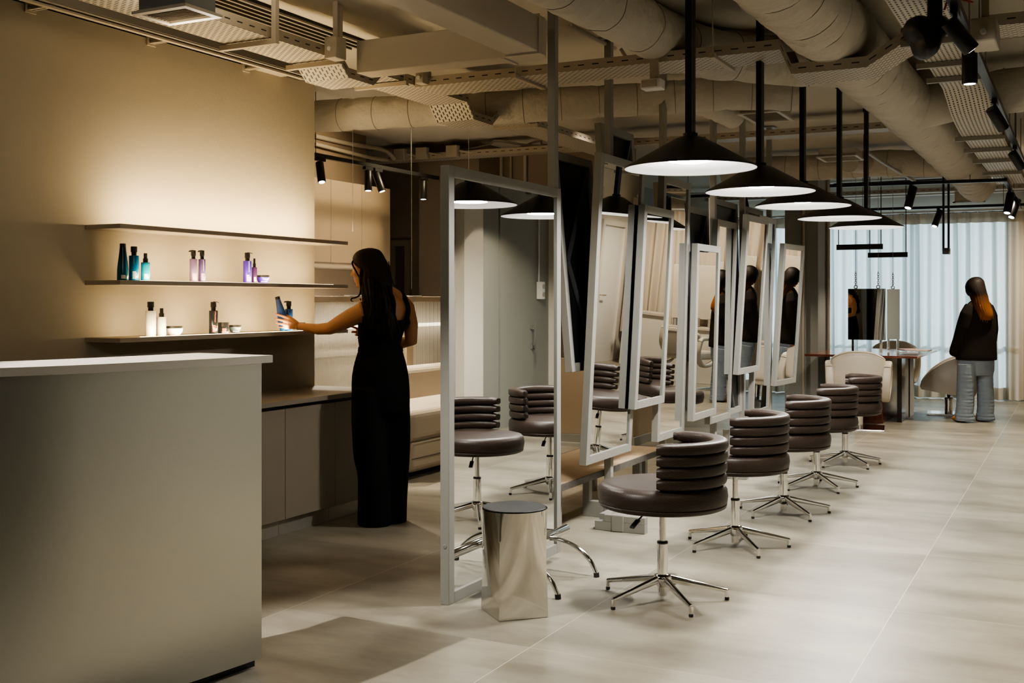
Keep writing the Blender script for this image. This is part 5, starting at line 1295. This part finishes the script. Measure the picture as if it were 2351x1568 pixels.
# trousers
tr = MB()
pel = [(797, 825, 922, .098), (815, 819, 927, .108), (840, 812, 934, .122), (870, 807.5, 939, .130), (905, 807.5, 941, .128), (945, 809, 941, .115)]
tr.loft([(W((l + r) / 2, y), RV * ((r - l) / 2 / 377), FV * d_) for y, l, r, d_ in sm(pel, 3)], 40)
def leg(rows, df, d_=.10):
    return [(W(x, y, df), RV * (a / 377), FV * d_) for x, y, a in sm(rows, 4)]
tr.loft(leg([(844, 890, 36), (845, 950, 38), (848, 1000, 39), (851, 1050, 38.5), (857, 1088, 36), (859, 1130, 37), (860, 1180, 38.5), (861, 1204, 40)], -.05), 32)
tr.loft(leg([(904, 890, 35), (905, 950, 37), (904, 1000, 38.5), (904, 1050, 37), (905, 1100, 33), (904, 1150, 31), (903, 1197, 31)], .06), 32)
o = tr.build('trousers', M['black_cloth'], woman); remesh(o, 0.009, 4)
bl = MB(); bl.loft([(W(873.5, 796, 0), RV * (50.5 / 377), FV * .100), (W(873.5, 806, 0), RV * (52.5 / 377), FV * .105)], 40); bl.build('belt', M['black_cloth'], woman)
# hair
M['hair'] = hair_mat('dark_brown_hair', (0.010, 0.006, 0.004), (0.014, 0.008, 0.005), 1.1, 1.7)
hr = MB()
hrow = [(569.5, 850, 6, .0, .02), (573, 849, 20, .0, .055), (580, 847, 30, .0, .085), (592, 847, 37, -.005, .103), (606, 852, 39, -.02, .104), (622, 862, 33, -.045, .092), (645, 864, 34, -.06, .085), (668, 865, 33, -.085, .075), (690, 868, 33, -.115, .06), (715, 871, 32, -.125, .05), (740, 875, 31, -.13, .045), (760, 878, 29, -.13, .042), (772, 882, 23, -.125, .036), (780, 886, 10, -.12, .02)]
rings = []
for i, (y, x, a, df, d_) in enumerate(sm(hrow, 4)):
    c_ = W(x, y, df); ring = []
    for k in range(64):
        q = 2 * PI * k / 64
        wob = 1 + 0.07 * math.sin(k * 1.57 + 1.3 * math.sin(y * 0.09 + k * 0.3)) * min(1, max(0, (y - 600) / 80)) + 0.03 * math.sin(k * 0.7 - y * 0.13) * min(1, max(0, (y - 600) / 60))
        ring.append(c_ + RV * (a / 377) * math.cos(q) * wob + FV * d_ * math.sin(q) * wob)
    rings.append(ring)
hr.rings(rings, True, True)
for pts, r in (([(833, 612, -.085), (826, 635, -.08), (828, 660, -.075), (826, 676, -.07), (817, 683, -.065), (808, 685, -.06), (806, 690, -.055), (811, 692, -.05)], .0055),
               ([(831, 618, -.09), (829, 645, -.09), (833, 670, -.10), (838, 700, -.125), (840, 728, -.135)], .012),
               ([(892, 600, -.02), (899, 640, -.02), (905, 656, -.02), (911, 655, -.015)], .0025),
               ([(893, 625, -.04), (898, 680, -.09), (905, 730, -.115), (909, 765, -.115)], .013),
               ([(822, 588, -.05), (812, 598, -.05), (809, 606, -.05), (817, 622, -.065), (826, 640, -.075), (829, 660, -.07)], .006),
               ([(850, 640, -.15), (856, 700, -.17), (852, 750, -.165), (862, 776, -.155)], .016),
               ([(875, 640, -.14), (884, 700, -.165), (892, 750, -.165), (898, 778, -.155)], .016)):
    q = sm(pts, 5); hr.tube([W(*p_) for p_ in q], [r * (1 - 0.6 * (j / (len(q) - 1)) ** 3) for j in range(len(q))], 10)
for j in range(9):
    x0 = 846 + j * 6.2; ph = j * 1.3
    q = [(x0 + (j - 4) * 0.6 * u + 2.6 * math.sin(u * 1.35 + ph), 655 + u * 13.5, -.145 - .012 * math.sin(u * 1.1 + ph) + (-.02 if 1 < j < 7 else .02)) for u in range(9 + (j % 3 > 0))]
    q = sm(q, 4); hr.tube([W(*p_) for p_ in q], [.011 * (0.5 + 0.5 * min(1, i / 8)) * (1 - 0.75 * (i / (len(q) - 1)) ** 4) for i in range(len(q))], 8)
hr.build('hair', M['hair'], woman, angle=180)
# the bottle in her hand
p0_, p1_ = W(655.5, 757.5, .205), W(636.5, 681, .20)
ax = (p1_ - p0_); Lb_ = ax.length
t = thing('hair_care_bottle', 'tapered blue bottle tilted in the woman\'s hand over the lowest shelf', 'bottle', p0_)
t.rotation_euler = ax.to_track_quat('Z', 'Y').to_euler()
r = 0.0335
MB().lathe([(0, 0), (r * 0.92, 0), (r, 0.006), (r, Lb_ * .16), (r * .98, Lb_ * .3), (r * .86, Lb_ * .46), (r * .70, Lb_ * .62), (r * .55, Lb_ * .80), (r * .45, Lb_ * .92), (0, Lb_ * .92)]).build('bottle_body', bm_['blue'], t, local=True)
MB().lathe([(r * .46, Lb_ * .92), (r * .45, Lb_), (r * .40, Lb_), (0, Lb_)]).build('cap', M['cap'], t, local=True)
# ---------------------------------------------------------------- woman by the window
D2 = 12.42; K2 = 205.3
V = lambda x, y, df=0.0: onD(x, y, D2 + df)
F2 = (RV * -0.38 + FV * 0.92).normalized(); L2 = (RV * -0.92 - FV * 0.38).normalized()
b = MB()
b.loft([(V(x, y), L2 * a, F2 * h) for x, y, a, h in sm([(2249, 688, .055, .05), (2248, 698, .14, .07), (2248, 715, .165, .09), (2248, 745, .14, .10), (2246, 775, .13, .09), (2245, 805, .15, .11), (2243, 840, .15, .11)], 3)], 24)
b.tube([V(2249, 695, 0), V(2246, 680, 0), V(2240, 668, 0)], [.06, .05, .05], 16)
Fh2 = (RV * -0.66 + FV * 0.70 - UV_ * 0.22).normalized()
P2 = head(b, V(2240, 658, 0), Fh2, (RV * -0.1 + UV_).normalized(), 0.96)
b.tube([V(2224, 704, -.05), V(2212, 735, -.03), V(2203, 770, .03), V(2196, 795, .10), V(2200, 806, .16)], [.045, .042, .036, .028, .022], 14)
hand(b, V(2200, 806, .16), [V(2206, 812, .20), V(2205, 815, .195), V(2204, 817, .19), V(2203, 819, .185)], [V(2212, 816, .26), V(2211, 820, .255), V(2209, 823, .245), V(2207, 825, .235)], UV_ * 0.004, [V(2203, 806, .18), V(2208, 806, .21), V(2212, 808, .235)])
b.tube([V(2272, 705, .05), V(2279, 740, .07), V(2280, 775, .13), V(2268, 795, .20), V(2258, 803, .24)], [.045, .042, .036, .028, .022], 14)
hand(b, V(2258, 803, .24), [V(2250, 808, .27), V(2250, 811, .265), V(2251, 814, .26), V(2252, 816, .25)], [V(2240, 814, .30), V(2240, 818, .295), V(2242, 821, .285), V(2245, 823, .275)], UV_ * 0.004, [V(2254, 801, .25), V(2248, 802, .27), V(2243, 804, .285)])
for x, df in ((2217, -.05), (2262, .05)): b.tube([V(x + 2, 840, df), V(x, 890, df), V(x, 925, df), V(x, 958, df)], [.08, .058, .05, .036], 14)
w2 = b.build('person', M['skin']); remesh(w2, 0.0055, 4)
tag(w2, 'woman in dark brown jacket and pale jeans standing before the sheer curtain', 'person')
WLOC[w2.name] = Vector((0, 0, 0))
face_parts(w2, P2, Fh2, UV_, M['skin_lip'])
jk = MB()
jr = [(686, 2236, 2262, .065), (692, 2228, 2270, .085), (699, 2221, 2276, .10), (712, 2214, 2281, .125), (735, 2212, 2285, .14), (765, 2210, 2286, .15), (795, 2204, 2286.5, .16), (815, 2197, 2287, .17), (826.5, 2195, 2287, .172)]
jk.loft([(V((l + r_2) / 2, y), RV * ((r_2 - l) / 2 / K2), FV * d_) for y, l, r_2, d_ in sm(jr, 3)], 40)
jk.tube([V(2228, 702, -.05), V(2219, 722, -.06), V(2211, 750, -.05), V(2202, 780, .0), V(2193, 802, .08), V(2190, 812, .13)], [.06, .072, .074, .068, .060, .054], 20)
jk.tube([V(2268, 703, .04), V(2276, 725, .05), V(2278, 755, .06), V(2276, 782, .11), V(2266, 798, .19)], [.058, .066, .066, .06, .052], 20)
o = jk.build('jacket', M['jacket'], w2); remesh(o, 0.010, 4)
cl_ = MB(); cl_.tube([V(2236, 690, -.07), V(2249, 688, -.09), V(2262, 690, -.04)], [.012, .016, .012], 10); cl_.build('collar', M['jacket'], w2)
jn = MB()
jn.loft([(V(2241, y), RV * (a / K2), FV * d_) for y, a, d_ in ((815, 40, .13), (830, 41, .135), (850, 41, .12), (862, 38, .10))], 32)
def jleg(rows, df, d_):
    return [(V(x, y, df + 0.004 * math.sin(y)), RV * (a / K2) * (1 + 0.03 * math.sin(y * 0.55) + 0.05 * math.sin(y * 0.9) * (1 if y > 938 else 0.1)), FV * d_ * (1 + 0.05 * math.sin(y * 0.8))) for x, y, a in sm(rows, 9)]
jn.loft(jleg([(2220, 835, 21), (2218, 865, 20), (2217, 900, 19.5), (2216, 930, 19.5), (2214, 948, 20), (2216, 958, 22.5), (2217, 966, 21)], -.05, .095), 28)
jn.loft(jleg([(2261, 835, 19.5), (2261, 865, 18), (2262, 900, 18), (2263, 930, 18.5), (2262, 948, 19), (2263, 958, 20.5), (2263, 965, 20)], .05, .095), 28)
o = jn.build('jeans', M['denim'], w2); remesh(o, 0.009, 2)
for x, df, y in ((2204, .03, 961.5), (2253, .12, 960)):
    MB().ell(V(x, y, df), L2 * 0.045, F2 * 0.12, UV_ * 0.035, 18, 10).build('shoe', M['tan'], w2)
M['hair2'] = hair_mat('brown_to_copper_hair', (0.34, 0.12, 0.025), (0.016, 0.010, 0.007), V(2260, 738, 0).z, V(2260, 672, 0).z)
h2 = MB()
hrow = [(635.5, 2242, 4, 0, .02), (638, 2241, 11, 0, .05), (645, 2240, 18, 0, .085), (657, 2239, 22, -.01, .10), (670, 2242, 22, -.03, .10), (680, 2247, 20, -.05, .09), (692, 2251, 19, -.08, .075), (705, 2256, 18.5, -.11, .06), (718, 2262, 17, -.13, .05), (728, 2264, 15, -.135, .045), (735, 2264, 10, -.135, .03)]
rings = []
for (y, x, a, df, d_) in sm(hrow, 4):
    c_ = V(x, y, df); ring = []
    for k in range(56):
        q = 2 * PI * k / 56; wob = 1 + 0.05 * math.sin(k * 2.3 + y * 0.07) * min(1, max(0, (y - 655) / 40))
        ring.append(c_ + RV * (a / K2) * math.cos(q) * wob + FV * d_ * math.sin(q) * wob)
    rings.append(ring)
h2.rings(rings, True, True)
for pts, r in (([(2222, 655, -.03), (2219, 668, .0), (2224, 680, .02)], .016), ([(2256, 690, -.12), (2266, 715, -.15), (2277, 730, -.15), (2281, 729, -.15)], .009), ([(2250, 700, -.15), (2254, 722, -.16), (2257, 741, -.155)], .009), ([(2262, 700, -.13), (2269, 720, -.16), (2266, 742, -.155)], .009), ([(2245, 695, -.13), (2251, 722, -.16), (2251, 738, -.155)], .008), ([(2258, 700, -.15), (2262, 722, -.165), (2262, 740, -.16)], .009), ([(2266, 705, -.13), (2274, 722, -.15), (2272, 737, -.15)], .008)):
    q = sm(pts, 5); h2.tube([V(*p_) for p_ in q], [r * (1 - 0.9 * (j / (len(q) - 1)) ** 2) for j in range(len(q))], 10)
h2.build('hair', M['hair2'], w2, angle=180)
# ================================================================ LIGHT AND CAMERA
def light(name, kind, loc, energy, c, aim=None, **k):
    l = bpy.data.lights.new(name, kind); l.energy = energy; l.color = c
    for a, v in k.items(): setattr(l, a, v)
    o = bpy.data.objects.new(name, l); C.objects.link(o); o.location = loc
    if aim is not None: o.rotation_euler = Vector(aim).to_track_quat('-Z', 'Y').to_euler()
    return o
WARM = (1.0, 0.79, 0.48); SOFT = (1.0, 0.87, 0.68); NEUT = (1.0, 0.96, 0.88); DAY = (0.80, 0.91, 1.0)
# daylight outside the window
light('daylight', 'AREA', (-2.95, 17.4, 1.45), 25, DAY, (0, -1, -0.05), shape='RECTANGLE', size=4.6, size_y=2.8)
light('sun', 'SUN', (-2, 25, 6), 7.0, (0.84, 0.93, 1.0), (0.62, -1, -0.22), angle=math.radians(4))
# pendants
for i, p in enumerate(lpos):
    light('pendant_light', 'AREA', (p[0], p[1], p[2] + 0.018), 21, NEUT, (0, 0, -1), shape='DISK', size=0.22)
# shelf strips
for z, e in zip(shelf_z, (19, 8, 8)):
    light('shelf_strip_light', 'AREA', (-4.40, 5.14, z + 0.006), e, (1.0, 0.77, 0.43), (-0.75, 0, 1.0), shape='RECTANGLE', size=1.68, size_y=0.02)
# track spots
def spl(loc, aim, e, ang=60, c=SOFT, blend=0.5, r=0.03): return light('track_or_fill_light', 'SPOT', loc, e, c, aim, spot_size=math.radians(ang), spot_blend=blend, shadow_soft_size=r)
for i, (b_, a_) in enumerate(SP):
    if i < 4: spl(b_ + a_ * 0.01, a_, 130, 70)
    elif i < 8: spl(b_ + a_ * 0.01, a_, 85, 75)
    else: spl(b_ + a_ * 0.01, a_, 90, 80)
# two ceiling spots out of frame near the camera, then added fill spots
spl((-3.405, 2.32, 2.9), (0.62, 0.38, -1), 340, 60, NEUT, 0.4, 0.015)
spl((-0.3, 3.2, 2.9), (0.0, 0.25, -1), 120, 75, WARM, 0.9, 0.1)
spl((-0.4, 0.4, 2.8), (-1.0, 0.95, -0.35), 55, 75, (1.0, 0.95, 0.86), 0.9, 0.25)  # added neutral fill towards the left wall
spl((-3.3, 3.6, 2.45), (0.1, 0.1, 1), 60, 150, SOFT, 0.9, 0.2)  # added up-light brightening the ceiling, no fitting there
spl((-4.6, 8.2, 2.9), (-1.3, 0.0, -0.55), 110, 70, WARM, 0.8, 0.1)  # added to brighten the wall cabinets
spl((-5.8, 8.2, 1.6), (-0.1, 0.0, -1), 40, 150, SOFT, 0.8, 0.1)  # added behind the partition to light worktop and panel
spl((-5.75, 7.4, 1.6), (-0.1, 0.0, -1), 25, 150, SOFT, 0.8, 0.1)  # second light added behind the partition
spl((-3.4, 8.4, 2.9), (0, 0.2, -1), 150, 110, SOFT, 0.8, 0.1)
spl((0.2, 14.6, 2.9), (0.0, 0.6, -1), 210, 110, SOFT, 0.8, 0.1)  # added to brighten the right rear corner in the mirrors
spl((-0.9, 13.2, 2.9), (0, 0, -1), 120, 90, SOFT, 0.8, 0.1)
w = bpy.data.worlds.new('world'); bpy.context.scene.world = w; w.use_nodes = True
bg = w.node_tree.nodes['Background']; bg.inputs['Color'].default_value = (0.75, 0.88, 1.0, 1); bg.inputs['Strength'].default_value = 1.6
cam = bpy.data.cameras.new('camera'); co = bpy.data.objects.new('camera', cam); C.objects.link(co)
cam.sensor_fit = 'HORIZONTAL'; cam.sensor_width = 36.0; cam.lens = F / 2351 * 36.0
cam.shift_x = -(1175.5 - CX) / 2351 * -1 if False else 0.0
cam.shift_y = (CY - 784.0) / 2351.0
cam.clip_start = 0.05; cam.clip_end = 100
co.location = (0, 0, H); co.rotation_euler = (PI / 2, 0, YAW)
sc = bpy.context.scene; sc.camera = co
sc.view_settings.view_transform = 'AgX'; sc.view_settings.look = 'AgX - Medium High Contrast'; sc.view_settings.exposure = 0.45
cy = sc.cycles
cy.max_bounces = 10; cy.diffuse_bounces = 5; cy.glossy_bounces = 6; cy.transmission_bounces = 6; cy.transparent_max_bounces = 8
cy.caustics_reflective = False; cy.caustics_refractive = False; cy.sample_clamp_indirect = 6.0
cy.use_denoising = True
